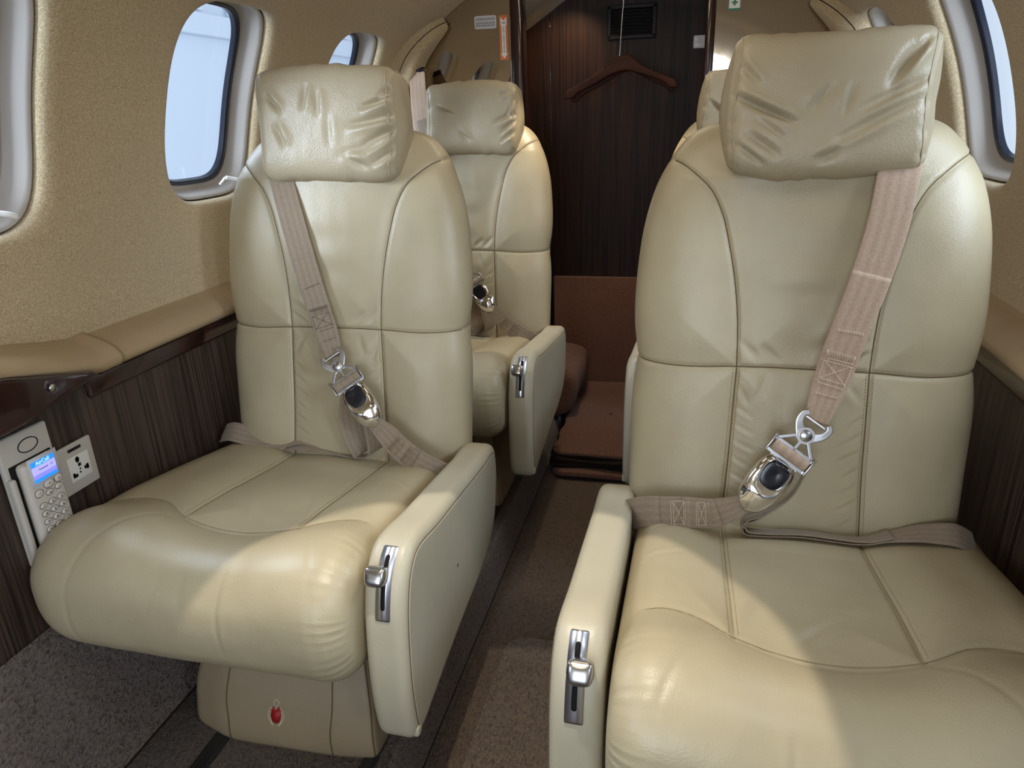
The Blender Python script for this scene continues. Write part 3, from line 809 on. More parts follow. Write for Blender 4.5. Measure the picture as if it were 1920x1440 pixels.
# ------------------------------------------------------------------ seat belts
def buckle(parent, o, tip, nrm, webmat, label=None, sc=1.0):
    """Buckle laid from the rivet o to the tip; nrm points to the viewer."""
    o, tip, nrm = A(o), A(tip), A(nrm); a = unit(tip-o); nrm = unit(nrm - a*np.dot(a, nrm)); b = np.cross(a, nrm)
    R_ = np.stack([b, a, nrm], 1)
    def W(p): return (A(p)*sc) @ R_.T + o
    def mk(name, mb, mat, par, lab=None):
        for i in range(len(mb.V)): mb.V[i] = W(mb.V[i])
        ob = mb.build(name, mat, par, auto=40)
        if lab: ob['label'] = lab
        return ob
    # connector: two curled arms holding the strap end, meeting at the rivet
    mb = MB()
    for s in (1, -1):
        P = catmull(A([(s*.002, .004, .0), (s*.012, -.004, .0005), (s*.0205, -.014, .001), (s*.0215, -.026, .001), (s*.017, -.030, .001)]), 22)
        T = unit(np.gradient(P, axis=0)); Wd = np.cross(T, A([[0, 0, 1.]]))
        V, F, uv, _ = ribbon_geo(P, Wd, np.interp(np.linspace(0, 1, 22), [0, .5, 1], [.008, .0052, .0035]), .0026); mb.add(V, F)
    V, F = tube_geo([(-.019, -.0225, -.001), (.019, -.0225, -.001)], .0022, 10); mb.add(V, F)
    prism(mb, [(.0125*math.cos(t), .0125*math.sin(t)) for t in np.linspace(0, 6.283, 28, endpoint=False)], .0012, .0030, (0, 1, 2))
    con = mk('strap_fitting', mb, M['satin'], parent, 'steel strap fitting')
    mb = MB(); prof = [(.0088, .003), (.0088, .0048), (.0072, .0058), (0.0005, .0062)]
    aa = np.linspace(0, 2*np.pi, 24, endpoint=False)
    G = A([[(r*math.cos(t), r*math.sin(t), z) for t in aa] for r, z in prof]); F = gridF(4, 24, False, True).tolist(); F.append(list(range(72, 96)))
    mb.add(G.reshape(-1, 3), F); mk('rivet', mb, M['satin'], con)
    # adjuster frame: outline bars of a trapezoid with a centre rib, plus side flanges
    mb = MB()
    def bar(p, q, w=.0050, t=.0030):
        V, F, uv, _ = ribbon_geo(lin([p, q], 6), np.tile(np.cross(unit(A(q)-A(p)), A([0, 0, 1.])), (6, 1)), w/2, t); mb.add(V, F)
    bar((-.010, .006, 0), (-.030, .026, 0)); bar((.010, .006, 0), (.030, .026, 0)); bar((-.010, .006, 0), (.010, .006, 0), .009); bar((0, .006, 0), (0, .028, 0), .004)
    bar((-.031, .026, 0), (.031, .026, 0), .006); bar((-.031, .046, -.001), (.031, .046, -.001), .006)
    for s in (1, -1): rbox(mb, (s*.0325, .0345, .002), (.0032, .030, .010), .0014, k=2)
    fr = mk('adjuster_frame', mb, M['satin'], parent, 'steel adjuster frame')
    # webbing wrapped over the adjuster bar
    mb = MB(); a_ = np.linspace(0, 2*np.pi, 28, endpoint=False); xs = np.linspace(-.0285, .0285, 24)
    G = np.zeros((24, 28, 3)); G[:, :, 0] = xs[:, None]; G[:, :, 1] = .0355+.0088*np.cos(a_)[None]; G[:, :, 2] = .0018+.0062*np.sin(a_)[None]
    F = gridF(24, 28, False, True, False).tolist(); F.append(list(range(28))); F.append(list(range(23*28, 24*28))[::-1])
    uv = np.stack([np.broadcast_to((xs/.0285)[:, None], (24, 28)), np.broadcast_to((a_*.006)[None], (24, 28))], -1); mb.add(G.reshape(-1, 3), F, uv.reshape(-1, 2))
    mk('wrapped_webbing', mb, webmat, parent, 'webbing wrapped around the adjuster')
    # tongue between frame and shell
    mb = MB(); prism(mb, [(-.024, .045), (.024, .045), (.021, .053), (.011, .054), (.011, .064), (-.011, .064), (-.011, .054), (-.021, .053)], -.001, .0016, (0, 1, 2))
    mk('latch_tongue', mb, M['satin'], parent)
    # chrome shell
    mb = MB(); ts = np.linspace(0, 1, 40)
    wv = np.interp(ts, [0, .05, .2, .45, .7, .88, .97, 1], [.019, .0245, .0285, .0295, .0265, .0195, .010, .002])
    hv = np.interp(ts, [0, .08, .3, .6, .85, .97, 1], [.009, .0145, .019, .0175, .0125, .006, .001])
    wv = np.convolve(np.pad(wv, 2, mode='edge'), np.ones(5)/5, 'valid'); hv = np.convolve(np.pad(hv, 2, mode='edge'), np.ones(5)/5, 'valid'); wv[-1] = .003; hv[-1] = .001
    al = np.linspace(0, 2*np.pi, 40, endpoint=False); ca, sa = np.cos(al), np.sin(al)
    G = np.zeros((40, 40, 3)); G[:, :, 0] = wv[:, None]*(np.sign(ca)*np.abs(ca)**.75)[None]; G[:, :, 1] = (.050+.092*ts)[:, None]
    zz = np.where(sa > 0, np.abs(sa)**.8, -.30*np.abs(sa)**.6)
    G[:, :, 2] = .001+hv[:, None]*zz[None]
    # dished well under the latch
    g = G[:, :, 2] > .004; wl = np.exp(-((G[:, :, 0]/.0205)**4)-(((G[:, :, 1]-.071)/.028)**4)); G[:, :, 2] -= g*wl*.0075
    # scalloped lower lip
    F = gridF(40, 40, False, True, False).tolist(); F.append(list(range(40))); F.append(list(range(39*40, 1600))[::-1])
    mb.add(G.reshape(-1, 3), F); sh = mk('buckle_shell', mb, M['chrome'], parent, 'polished chrome buckle shell')
    # black latch with chrome rim
    mb = MB(); L = [(.0185*np.sign(math.cos(t))*abs(math.cos(t))**.75, .0705+(.0190 if math.sin(t) < 0 else .0235)*np.sign(math.sin(t))*abs(math.sin(t))**.8) for t in np.linspace(0, 6.283, 48, endpoint=False)]
    n = len(L); rings = []
    for k, z in ((1.0, .008), (1.0, .0135), (.93, .0155), (.6, .0160), (.2, .0152)): rings.append([(x*k, .0705+(y-.0705)*k, z) for x, y in L])
    F = gridF(5, n, False, True, False).tolist(); F.append(list(range(4*n, 5*n))); mb.add(A(rings).reshape(-1, 3), F); lt = mk('release_latch', mb, M['black'], parent, 'black release latch')
    mb = MB(); tube(mb, [(x*1.07, .0705+(y-.0705)*1.07, .0128) for x, y in L], .0012, 8, True, up=(0, 0, 1)); mk('latch_rim', mb, M['chrome'], lt)
    mb = MB(); rbox(mb, (0, .0560, .0165), (.024, .004, .003), .0012, k=2); mk('latch_ridge', mb, M['black'], lt)

def zigzag_stitch(mb, fr, hw, s0, s1, kind, r=.00045, lift=.0011):
    """Stitched figure on a strap frame: rows across, an X, or zigzag teeth, between arc lengths s0..s1."""
    P, W_, N_, s = fr
    def at(u, t):
        p = A([np.interp(t, s, P[:, k]) for k in range(3)]); w = unit(A([np.interp(t, s, W_[:, k]) for k in range(3)])); n = unit(A([np.interp(t, s, N_[:, k]) for k in range(3)]))
        h = np.interp(t, s, hw); sg = 1 if n[1] < 0 else -1
        return p + w*h*u + n*sg*lift
    def line(a, b): dashes(mb, A([at(a[0]+(b[0]-a[0])*t, a[1]+(b[1]-a[1])*t) for t in np.linspace(0, 1, 14)]), .0030, .0010, r)
    L = s1-s0
    if kind == 'row': line((-.72, s0), (.72, s0+L))
    if kind == 'teeth':
        u = np.linspace(-.75, .75, 23); pts = A([at(v, s0+(L if i % 2 else 0)) for i, v in enumerate(u)]); tube(mb, pts, r, 5, up=(0, -1, 0))
    if kind == 'w':
        for f in (0, .12, .82, 1.0): line((-.75, s0+L*f), (.75, s0+L*f))
        line((-.75, s0+.12*L), (-.75, s1)); line((.75, s0+.12*L), (.75, s1)); line((-.7, s0+.12*L), (.7, s0+.82*L)); line((.7, s0+.12*L), (-.7, s0+.82*L))

NB_ = A([0, -.985, .17])
def wdir(P):
    T = unit(np.gradient(A(P), axis=0)); return np.cross(T, NB_[None])

# belt of the seat across the aisle
def belt_R():
    root = empty('seat_belt', (XR, YR-.05, .55), 'pinkish tan belt with chrome buckle lying on the seat across from the phone', 'seat belt', 'seat belts')
    off = -A(root.location)
    def put(mb, name, mat, par=root, lab=None):
        for i in range(len(mb.V)): mb.V[i] = mb.V[i] + off
        o = mb.build(name, mat, par)
        if lab: o['label'] = lab
        return o
    P = A([(.540, 1.200, 1.00), (.524, 1.145, .952), (.510, 1.106, .912), (.500, 1.082, .844), (.481, 1.061, .764), (.460, 1.047, .689), (.445, 1.037, .627), (.4345, 1.027, .590), (.4290, 1.021, .5665)])
    mb = MB(); fr, hw = strap(mb, P, wdir(P), [.0275, .0275, .0275, .027, .0265, .026, .025, .0205, .0165], .0016, 120)
    s = put(mb, 'shoulder_strap', M['webbing']); L = fr[3][-1]
    mb = MB(); fr2, hw2 = strap(mb, fr[0][76:]+fr[2][76:]*(-.0014 if fr[2][80][1] > 0 else .0014), fr[1][76:], hw[76:]*.985, .0014, 50); put(mb, 'folded_end', M['webbing'], s)
    mb = MB()
    zigzag_stitch(mb, fr, hw, L-.142, L-.138, 'row', lift=.0030); zigzag_stitch(mb, fr, hw, L-.140, L-.136, 'row', lift=.0030); put(mb, 'stitching', M['thread_pale'], s); mb = MB()
    zigzag_stitch(mb, fr, hw, L-.107, L-.099, 'teeth', .0006, lift=.0030); zigzag_stitch(mb, fr, hw, L-.096, L-.058, 'w', .0006, lift=.0030); zigzag_stitch(mb, fr, hw, L-.044, L-.042, 'row', .0006, lift=.0030)
    put(mb, 'stitching', M['thread_pale'], s)
    buckle(root, A((.414, 1.005, .553))+off, A((.334, .975, .438))+off, (.10, -.93, .38), M['webbing'])
    # lap strap to the aisle side
    P = A([(.336, .982, .446), (.305, .984, .428), (.280, .986, .420), (.250, .987, .418), (.215, .989, .414), (.185, .998, .405), (.165, 1.02, .385), (.155, 1.06, .355)])
    Wd = A([(.50, .25, .8), (.3, .3, .9), (.1, .25, .95), (.05, .25, .95), (.0, .25, .95), (-.2, .3, .9), (-.4, .3, .8), (-.5, .3, .7)])
    mb = MB(); fr, hw = strap(mb, P, Wd, [.013, .020, .0235, .0245, .0245, .0245, .024, .022], .0018, 80); lp = put(mb, 'lap_strap', M['webbing_grey'])
    for a, b in ((18, 36), (39, 60)):
        mb = MB(); sg = -1 if fr[2][25][1] > 0 else 1
        strap(mb, fr[0][a:b]+fr[2][a:b]*sg*.0016, fr[1][a:b], hw[a:b]*.99, .0018, 30); put(mb, 'stitched_patch', M['webbing_grey'], lp)
    for a, b in ((.052, .074), (.083, .112)):
        mb = MB(); zigzag_stitch(mb, fr, hw, a, a+.005, 'teeth', .0005, .0034); zigzag_stitch(mb, fr, hw, a+.007, b, 'w', .0005, .0034); put(mb, 'stitching', M['thread_pale'], lp)
    # loose webbing: from the adjuster down, doubled back and along the crease to the wall side
    P = A([(.424, 1.006, .500), (.404, .996, .455), (.362, .985, .420), (.337, .982, .404), (.340, .980, .394), (.365, .980, .3925), (.420, .984, .3945), (.494, .986, .3905), (.545, .990, .3985), (.600, .995, .4025), (.640, 1.0, .398), (.672, 1.02, .372)])
    Wd = A([(.1, .95, -.28)]*3 + [(0, .95, -.30)]*5 + [(0, .95, -.1), (0, .92, .25), (0, .9, .38), (.1, .9, .4)])
    P2 = P + unit(Wd)*.016
    mb = MB(); strap(mb, P2, Wd, [.015]*8+[.017, .019, .021, .022], .0022, 140)
    q = P2[2:9] + A([.004, 0, .0045]); strap(mb, q, Wd[2:9], [.015]*7, .0022, 80)
    put(mb, 'loose_webbing', M['webbing_grey'])
    return root

def belt_L():
    root = empty('seat_belt', (XL, YL-.05, .55), 'taupe belt with chrome buckle lying on the seat beside the phone', 'seat belt', 'seat belts')
    off = -A(root.location)
    def put(mb, name, mat, par=root, lab=None):
        for i in range(len(mb.V)): mb.V[i] = mb.V[i] + off
        o = mb.build(name, mat, par)
        if lab: o['label'] = lab
        return o
    P = A([(-.555, 1.31, 1.00), (-.532, 1.268, .96), (-.508, 1.230, .905), (-.480, 1.205, .815), (-.454, 1.187, .728), (-.433, 1.176, .659), (-.419, 1.167, .620), (-.4115, 1.161, .5985), (-.406, 1.156, .583)])
    mb = MB(); fr, hw = strap(mb, P, wdir(P)*1.0 + A([[0, -.35, 0]]), [.022, .022, .022, .0225, .0225, .022, .021, .018, .0155], .0016, 120)
    s = put(mb, 'shoulder_strap', M['webbing_grey']); L = fr[3][-1]
    mb = MB(); sg = -1 if fr[2][80][1] > 0 else 1; strap(mb, fr[0][78:]+fr[2][78:]*sg*.0014, fr[1][78:], hw[78:]*.985, .0014, 50); put(mb, 'folded_end', M['webbing_grey'], s)
    mb = MB()
    zigzag_stitch(mb, fr, hw, L-.142, L-.138, 'row', .0006, .0032); put(mb, 'stitching', M['thread_dark'], s); mb = MB(); zigzag_stitch(mb, fr, hw, L-.100, L-.093, 'teeth', .0005, .0032); zigzag_stitch(mb, fr, hw, L-.090, L-.055, 'w', .0005, .0032); zigzag_stitch(mb, fr, hw, L-.036, L-.034, 'row', .0005, .0032)
    put(mb, 'stitching', M['thread_dark'], s)
    buckle(root, A((-.3915, 1.140, .572))+off, A((-.312, 1.110, .470))+off, (.16, -.93, .32), M['webbing_grey'], sc=.95)
    P = A([(-.322, 1.112, .478), (-.296, 1.108, .458), (-.268, 1.103, .432), (-.240, 1.099, .412), (-.212, 1.097, .398), (-.188, 1.102, .384), (-.172, 1.125, .362)])
    Wd = A([(.72, .15, .65), (.70, .2, .68), (.6, .25, .75), (.55, .25, .78), (.5, .25, .8), (.5, .3, .8), (.5, .4, .7)])
    mb = MB(); fr, hw = strap(mb, P, Wd, [.013, .020, .0225, .023, .023, .023, .022], .0018, 80); lp = put(mb, 'lap_strap', M['webbing_grey'])
    sg = -1 if fr[2][25][1] > 0 else 1
    for a, b in ((22, 39), (42, 64)):
        mb = MB(); strap(mb, fr[0][a:b]+fr[2][a:b]*sg*.0016, fr[1][a:b], hw[a:b]*.99, .0018, 30); put(mb, 'stitched_patch', M['webbing_grey'], lp)
    for a, b in ((.058, .077), (.088, .112)):
        mb = MB(); zigzag_stitch(mb, fr, hw, a, a+.005, 'teeth', .0004, .0034); zigzag_stitch(mb, fr, hw, a+.006, b, 'w', .0004, .0034); put(mb, 'stitching', M['thread'], lp)
    # hanging loop and the webbing along the crease
    P = A([(-.366, 1.138, .520), (-.378, 1.138, .475), (-.374, 1.138, .435), (-.362, 1.136, .405), (-.372, 1.142, .392), (-.41, 1.148, .392), (-.467, 1.150, .402), (-.50, 1.152, .404), (-.538, 1.150, .394), (-.61, 1.146, .393), (-.665, 1.150, .398), (-.70, 1.17, .385)])
    Wd = A([(.9, .3, .1), (.85, .45, .05), (.8, .5, .05), (.7, .6, .1), (.3, .8, .4), (.0, .85, .5), (0, .85, .5), (0, .85, .5), (0, .85, .52), (0, .8, .6), (0, .75, .65), (0, .75, .65)])
    mb = MB(); strap(mb, P + unit(Wd)*A([0, 0, 0, .0, .006, .012, .013, .013, .013, .014, .015, .012])[:, None], Wd, [.021]*12, .0018, 140)
    P = A([(-.350, 1.135, .500), (-.342, 1.130, .46), (-.336, 1.126, .42), (-.345, 1.128, .396), (-.39, 1.135, .388), (-.44, 1.138, .393), (-.49, 1.136, .396), (-.53, 1.140, .389)])
    Wd = A([(.8, .6, .1), (.7, .7, .1), (.6, .8, .1), (.4, .9, .1), (.1, .95, .1), (0, .97, .1), (0, .97, .1), (0, .95, .1)])
    strap(mb, P + unit(Wd)*.012, Wd, [.019]*8, .0018, 100)
    put(mb, 'loose_webbing', M['webbing_grey'])
    return root

beltR = belt_R(); beltL = belt_L()
beltRL = empty('seat_belt', tuple(A(beltL.location)+A([0, YA-YL, 0])), 'taupe belt hanging from the wall housing down the aft window seat', 'seat belt', 'seat belts')
copy_parts(beltL, beltRL)
mb = MB()
P = A([(-.612, 2.262, 1.14), (-.60, 2.23, 1.09), (-.585, 2.19, 1.04), (-.56, 2.13, .985), (-.54, 2.10, .95)]) - A(beltRL.location)
strap(mb, P, A([(.93, .2, .2)]*5), .025, .0018, 60); mb.build('upper_strap', M['webbing'], beltRL)

# ------------------------------------------------------------------ cabin shell
WP = A([(.768, .655), (.776, .72), (.778, .79), (.774, .86), (.763, .93), (.746, 1.0), (.719, 1.08), (.689, 1.145), (.655, 1.198), (.606, 1.243), (.547, 1.284), (.479, 1.330), (.40, 1.368), (.28, 1.400), (.14, 1.418), (0, 1.424)])
WC = catmull(WP, 600)
WS = np.r_[0, np.cumsum(np.linalg.norm(np.diff(WC, axis=0), axis=1))]
WT = unit(np.gradient(WC, axis=0)); WN = np.stack([-WT[:, 1], WT[:, 0]], 1)      # (x,z) outward
if WN[0, 0] < 0: WN = -WN
def s_at_z(z): return float(np.interp(z, WC[:, 1], WS))
def wall_pt(sx, y, s, off=0.0):
    y = A(y); s = A(s); off = np.broadcast_to(A(off), np.broadcast(y, s).shape)
    x = np.interp(s, WS, WC[:, 0]); z = np.interp(s, WS, WC[:, 1]); nx = np.interp(s, WS, WN[:, 0]); nz = np.interp(s, WS, WN[:, 1])
    return np.stack([sx*(x+nx*off), y + 0*s, z+nz*off], -1)

HSB, HST = s_at_z(.849), s_at_z(1.213)
HW, HH = .154, (HST-HSB)/2; HC = (HST+HSB)/2
NA = 160
aa = np.linspace(0, 2*np.pi, NA, endpoint=False)
def hole(k_in=0.0, n=4.0):
    """Window outline in (y, s) about its centre, shrunk by k_in metres."""
    a, b = HW-k_in, HH-k_in; t = np.linspace(0, 2*np.pi, 3001); c, s = np.cos(t), np.sin(t)
    return lin(np.stack([a*np.sign(c)*np.abs(c)**(2/n), b*np.sign(s)*np.abs(s)**(2/n)], 1), NA+1)[:-1]
WIN_L = [-1.0, -.375, .815, 1.408, 2.002]; WIN_R = [-1.0, -.19, .405, 1.0, 1.597, 2.175]
CELL = .23
S0, S1 = 0.0, s_at_z(1.30)
def even_join(o):
    # the same analytic normal on both sides of the joint between wall and headliner
    me = o.data; n = len(me.vertices); co = np.zeros(n*3, np.float32); me.vertices.foreach_get('co', co); co = co.reshape(-1, 3)
    no = np.zeros(n*3, np.float32); me.vertex_normals.foreach_get('vector', no); no = no.reshape(-1, 3)
    zj = float(np.interp(S1, WS, WC[:, 1])); j = np.abs(co[:, 2]-zj) < 1e-4; nx, nz = float(np.interp(S1, WS, WN[:, 0])), float(np.interp(S1, WS, WN[:, 1]))
    t = np.stack([np.sign(co[:, 0])*nx, 0*co[:, 0], np.full(n, nz)], 1); sg = np.sign((no*t).sum(1, keepdims=True)); no[j] = (t*sg)[j]
    me.normals_split_custom_set_from_vertices(no.tolist())

def wall_side(sx, wins, name):
    mb = MB(); flip = sx > 0
    LIP = .020
    def addgrid(ys, ss, o=0.0):
        Y, S = np.meshgrid(ys, ss, indexing='ij'); V = wall_pt(sx, Y, S, o); mb.add(V.reshape(-1, 3), gridF(len(ys), len(ss), flip=not flip))
    edges = []
    for yc in wins: edges += [yc-CELL, yc+CELL]
    segs = []; cur = -1.6
    for yc in sorted(wins):
        if yc-CELL > cur: segs.append((cur, yc-CELL))
        cur = yc+CELL
    if cur < 2.36: segs.append((cur, 2.36))
    h = hole(); ang = np.arctan2(h[:, 1], h[:, 0]); c, s = np.cos(ang), np.sin(ang); hb, ht = HC-S0, S1-HC
    kx = CELL/np.maximum(np.abs(c), 1e-9); ky = np.where(s > 0, ht, hb)/np.maximum(np.abs(s), 1e-9)
    ss = np.unique(np.r_[S0, S1, np.round(HC + (s*kx)[(kx < ky) & (c > 0)], 6)])
    ss = ss[np.r_[True, np.diff(ss) > 1e-4]]
    for a, b in segs: addgrid(np.linspace(a, b, max(3, int((b-a)/.03))), ss)
    for yc in wins:
        # border of the cell sampled by angle
        c, s = np.cos(aa), np.sin(aa); h = hole()
        ang = np.arctan2(h[:, 1], h[:, 0]); c, s = np.cos(ang), np.sin(ang)
        ht = S1-HC; hb = HC-S0
        with np.errstate(divide='ignore'):
            k = np.minimum(CELL/np.maximum(np.abs(c), 1e-9), np.where(s > 0, ht, hb)/np.maximum(np.abs(s), 1e-9))
        border = np.stack([c*k, s*k], 1)
        # snap samples nearest to each corner
        for (u, v) in ((CELL, ht), (-CELL, ht), (CELL, -hb), (-CELL, -hb)):
            # the sample on the top or bottom edge next to the corner takes the corner
            on = np.abs(np.abs(border[:, 0])-CELL) > 1e-6
            i = np.argmin(np.where(on, (border[:, 0]-u)**2 + (border[:, 1]-v)**2, 9)); border[i] = (u, v)
        outer = hole(-LIP)
        rings = [(border*(1-t)+outer*t, 0.0) for t in np.linspace(0, 1, 8)]
        for ph in np.linspace(0, np.pi/2, 8)[1:]: rings.append((hole(-LIP+LIP*math.sin(ph)), LIP*(1-math.cos(ph))))
        rings.append((hole(-.0005), LIP+.010))
        G = np.stack([wall_pt(sx, yc+r[:, 0], HC+r[:, 1], o) for r, o in rings], 0)
        mb.add(G.reshape(-1, 3), gridF(len(rings), NA, False, True, flip=flip))
    o = struct(mb.build(name, M['wall'])); even_join(o); return o
wall_side(-1, WIN_L, 'wall_left'); wall_side(1, WIN_R, 'wall_right')
# headliner
mb = MB(); ss = np.linspace(S1-.012, WS[-1], 40); ys = np.linspace(-1.6, 2.36, 60); Y, S = np.meshgrid(ys, ss, indexing='ij')
O = .0012*np.clip((S1+.02-S)/.03, 0, 1); mb.add(wall_pt(-1, Y, S, O).reshape(-1, 3), gridF(60, 40, flip=True)); mb.add(wall_pt(1, Y, S, O).reshape(-1, 3), gridF(60, 40, flip=False))
struct(mb.build('ceiling', M['wall']))

def ring_strip(mb, sx, yc, specs):
    G = np.stack([wall_pt(sx, yc+hole(k)[:, 0], HC+hole(k)[:, 1], o) for k, o in specs], 0)
    mb.add(G.reshape(-1, 3), gridF(len(specs), NA, False, True, flip=sx > 0))
wn = 0
def window(sx, yc):
    global wn; wn += 1
    mb = MB(); ring_strip(mb, sx, yc, [(.0025, .036), (.0022, .027), (.0028, .0245), (.0048, .0250), (.009, .032), (.0125, .048), (.017, .060), (.0195, .064), (.022, .0655), (.0245, .063), (.026, .064)])
    w = struct(mb.build('window_%d' % wn, M['cream']))
    mb = MB(); ring_strip(mb, sx, yc, [(-.002, .022), (-.001, .034), (.003, .037), (.008, .037)]); mb.build('shade_slot', M['seal'], w)
    mb = MB(); ring_strip(mb, sx, yc, [(.0250, .066), (.0262, .0620), (.0278, .0610), (.0290, .0630), (.0300, .0660), (.0312, .0645), (.0328, .0655), (.0338, .0690), (.036, .076)]); mb.build('window_seal', M['seal'], w)
    mb = MB(); h = hole(.033); G = np.stack([wall_pt(sx, yc+h[:, 0]*k, HC+h[:, 1]*k, .075) for k in (1, .9, .75, .6, .45, .3, .15, .01)], 0)
    mb.add(G.reshape(-1, 3), gridF(8, NA, False, True, flip=sx > 0)); mb.build('pane', M['glass'], w)
    if sx > 0: return w
    # pull tab of the sliding shade at the lower aft corner
    mb = MB(); sa = s_at_z(.884); ya = yc+.062 if sx < 0 else yc+.06
    p0, p1, p2, p3 = wall_pt(sx, ya-.012, sa-.012, .03), wall_pt(sx, ya-.004, sa+.004, .02), wall_pt(sx, ya+.014, sa, .000), wall_pt(sx, ya+.022, sa-.004, -.003)
    tube(mb, catmull(A([p1, (A(p1)+A(p2))/2, p2, p3]), 14), .0046, 10); tube(mb, catmull(A([p0, (A(p0)+A(p1))/2, p1]), 8), .0034, 8)
    mb.build('shade_pull', M['white'], w)
    return w
for y in WIN_L: window(-1, y)
for y in WIN_R: window(1, y)

# floors ------------------------------------------------------------
AE = .198; AF = .174
mb = MB(); V, F = box_geo((-.80, -1.6, -.03), (-AE-.006, 2.352, 0)); mb.add(V, F); V, F = box_geo((AE+.006, -1.6, -.03), (.80, 2.352, 0)); mb.add(V, F)
for s in (-1, 1):
    prof = [(AE+.006, 0.0), (AE+.001, -.0015), (AE-.003, -.006), (AE-.012, -.035), (AF+.002, -.075), (AF, -.08)]
    ys = np.linspace(-1.6, 2.352, 50); G = A([[(s*x, y, z) for x, z in prof] for y in ys]); mb.add(G.reshape(-1, 3), gridF(50, 6, flip=s < 0))
struct(mb.build('floor', M['carpet']))
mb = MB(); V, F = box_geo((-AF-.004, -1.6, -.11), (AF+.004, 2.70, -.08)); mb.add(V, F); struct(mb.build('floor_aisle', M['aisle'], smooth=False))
mb = MB(); V, F = box_geo((-.48, 2.352, -.112), (.34, 2.70, -.081)); mb.add(V, F); struct(mb.build('floor_closet', M['aisle'], smooth=False))
for k, s in enumerate((-1, 1)):
    mb = MB(); tube(mb, lin([(s*(AF-.006), -1.6, -.0795), (s*(AF-.006), 2.35, -.0795)], 60), .0055, 8); struct(mb.build('trim_%d' % (k+1), M['aisle']))
    mb = MB(); tube(mb, lin([(s*(AF+.002), -1.6, -.079), (s*(AF+.002), 2.35, -.079)], 60), .0022, 6); struct(mb.build('trim_%d' % (k+3), M['mat_edge']))
# seat tracks and the carpet joint
def track(x, w, label):
    mb = MB(); rbox(mb, (x, .45, .001), (w, 3.6, .006), .002, k=2)
    for dx in (-.28, .28): rbox(mb, (x+dx*w, .45, .0035), (w*.12, 3.6, .003), .001, k=1)
    return tag(mb.build('seat_track', M['track']), label, 'seat track', 'floor seat tracks')
track(-.512, .030, 'black seat track in the carpet under the window half of the phone seat'); track(-.236, .024, 'narrow black seat track near the aisle below the phone seat armrest')
track(.236, .024, 'narrow black seat track below the seat across from the phone, aisle edge'); track(.512, .030, 'black seat track under the window half of the seat across the aisle')
mb = MB()
for s in (-1, 1): V, F = box_geo((s*.637-.0035, -1.6, -.001), (s*.637+.0035, 2.35, .0012)); mb.add(V, F)
struct(mb.build('trim_5', M['mat_edge'], smooth=False))
# runner with rounded corners in the aisle
mb = MB(); L = rloop(.236, 1.20, .045, 260)
rings = []
for k, z in ((0, 0), (0, .004), (.002, .0062), (.005, .0068), (.009, .0060), (.012, .0060)):
    q = loop_inset(L, k); rings.append(np.stack([q[:, 0]+.012, q[:, 1]+.63, np.full(len(q), -.08+z)], 1))
loft_closed(mb, rings)
tag(mb.build('aisle_runner', M['mat_carpet']), 'taupe carpet runner with a bound rounded edge on the aisle floor', 'carpet runner')

for k, s in enumerate((-1, 1)):
    mb = MB(); prof = catmull(A([(.722, .262), (.716, .235), (.700, .16), (.676, .06), (.655, .015), (.637, .001)]), 16); ys = np.linspace(-1.6, 2.352, 40)
    G = A([[(s*x, y, z) for x, z in prof] for y in ys]); mb.add(G.reshape(-1, 3), gridF(40, 16, flip=s > 0)); struct(mb.build('baseboard_%s' % ('left', 'right')[k], M['carpet']))
# lower side walls --------------------------------------------------
for sx, nm in ((-1, 'wall_left_lower'), (1, 'wall_right_lower')):
    mb = MB(); prof = [(.745, .66), (.728, .60), (.726, .3), (.724, .06), (.73, -.02)]
    ys = np.linspace(-1.6, 2.352, 30); G = A([[(sx*x, y, z) for x, z in prof] for y in ys]); mb.add(G.reshape(-1, 3), gridF(30, 5, flip=sx > 0)); struct(mb.build(nm, M['lattice_wood']))
# front wall closing the cabin behind the photographer
mb = MB(); prism(mb, [(-.80, -.1), (.80, -.1)] + [(x, z) for x, z in WC[::20]] + [(-x, z) for x, z in WC[::20][::-1]], -1.62, -1.58); struct(mb.build('wall_front', M['wall'], smooth=False))

# ledges -----------------------------------------------------------
LP = [(.778, .672), (.760, .668), (.740, .663), (.720, .656), (.706, .646), (.700, .637), (.703, .627), (.714, .620), (.735, .617), (.778, .617)]
def ledge(sx, y0, y1, name, label, dz=lambda y: 0*y):
    L = catmull(A(LP), 80, True); ys = np.linspace(y0, y1, 50); G = np.zeros((50, 80, 3))
    G[:, :, 0] = sx*L[None, :, 0]; G[:, :, 1] = ys[:, None]; G[:, :, 2] = L[None, :, 1]+dz(ys)[:, None]
    mb = MB(); a = 1 if sx > 0 else -1
    loft_closed(mb, G, flip=sx < 0)
    return tag(mb.build(name, M['ledge_leather']), label, 'ledge')
ledge(-1, .93, 2.348, 'wall_ledge', 'straight tan leather ledge along the wall behind the phone seat')
ledge(1, -1.55, 2.348, 'wall_ledge', 'long tan leather ledge along the wall beside the seat opposite the phone')
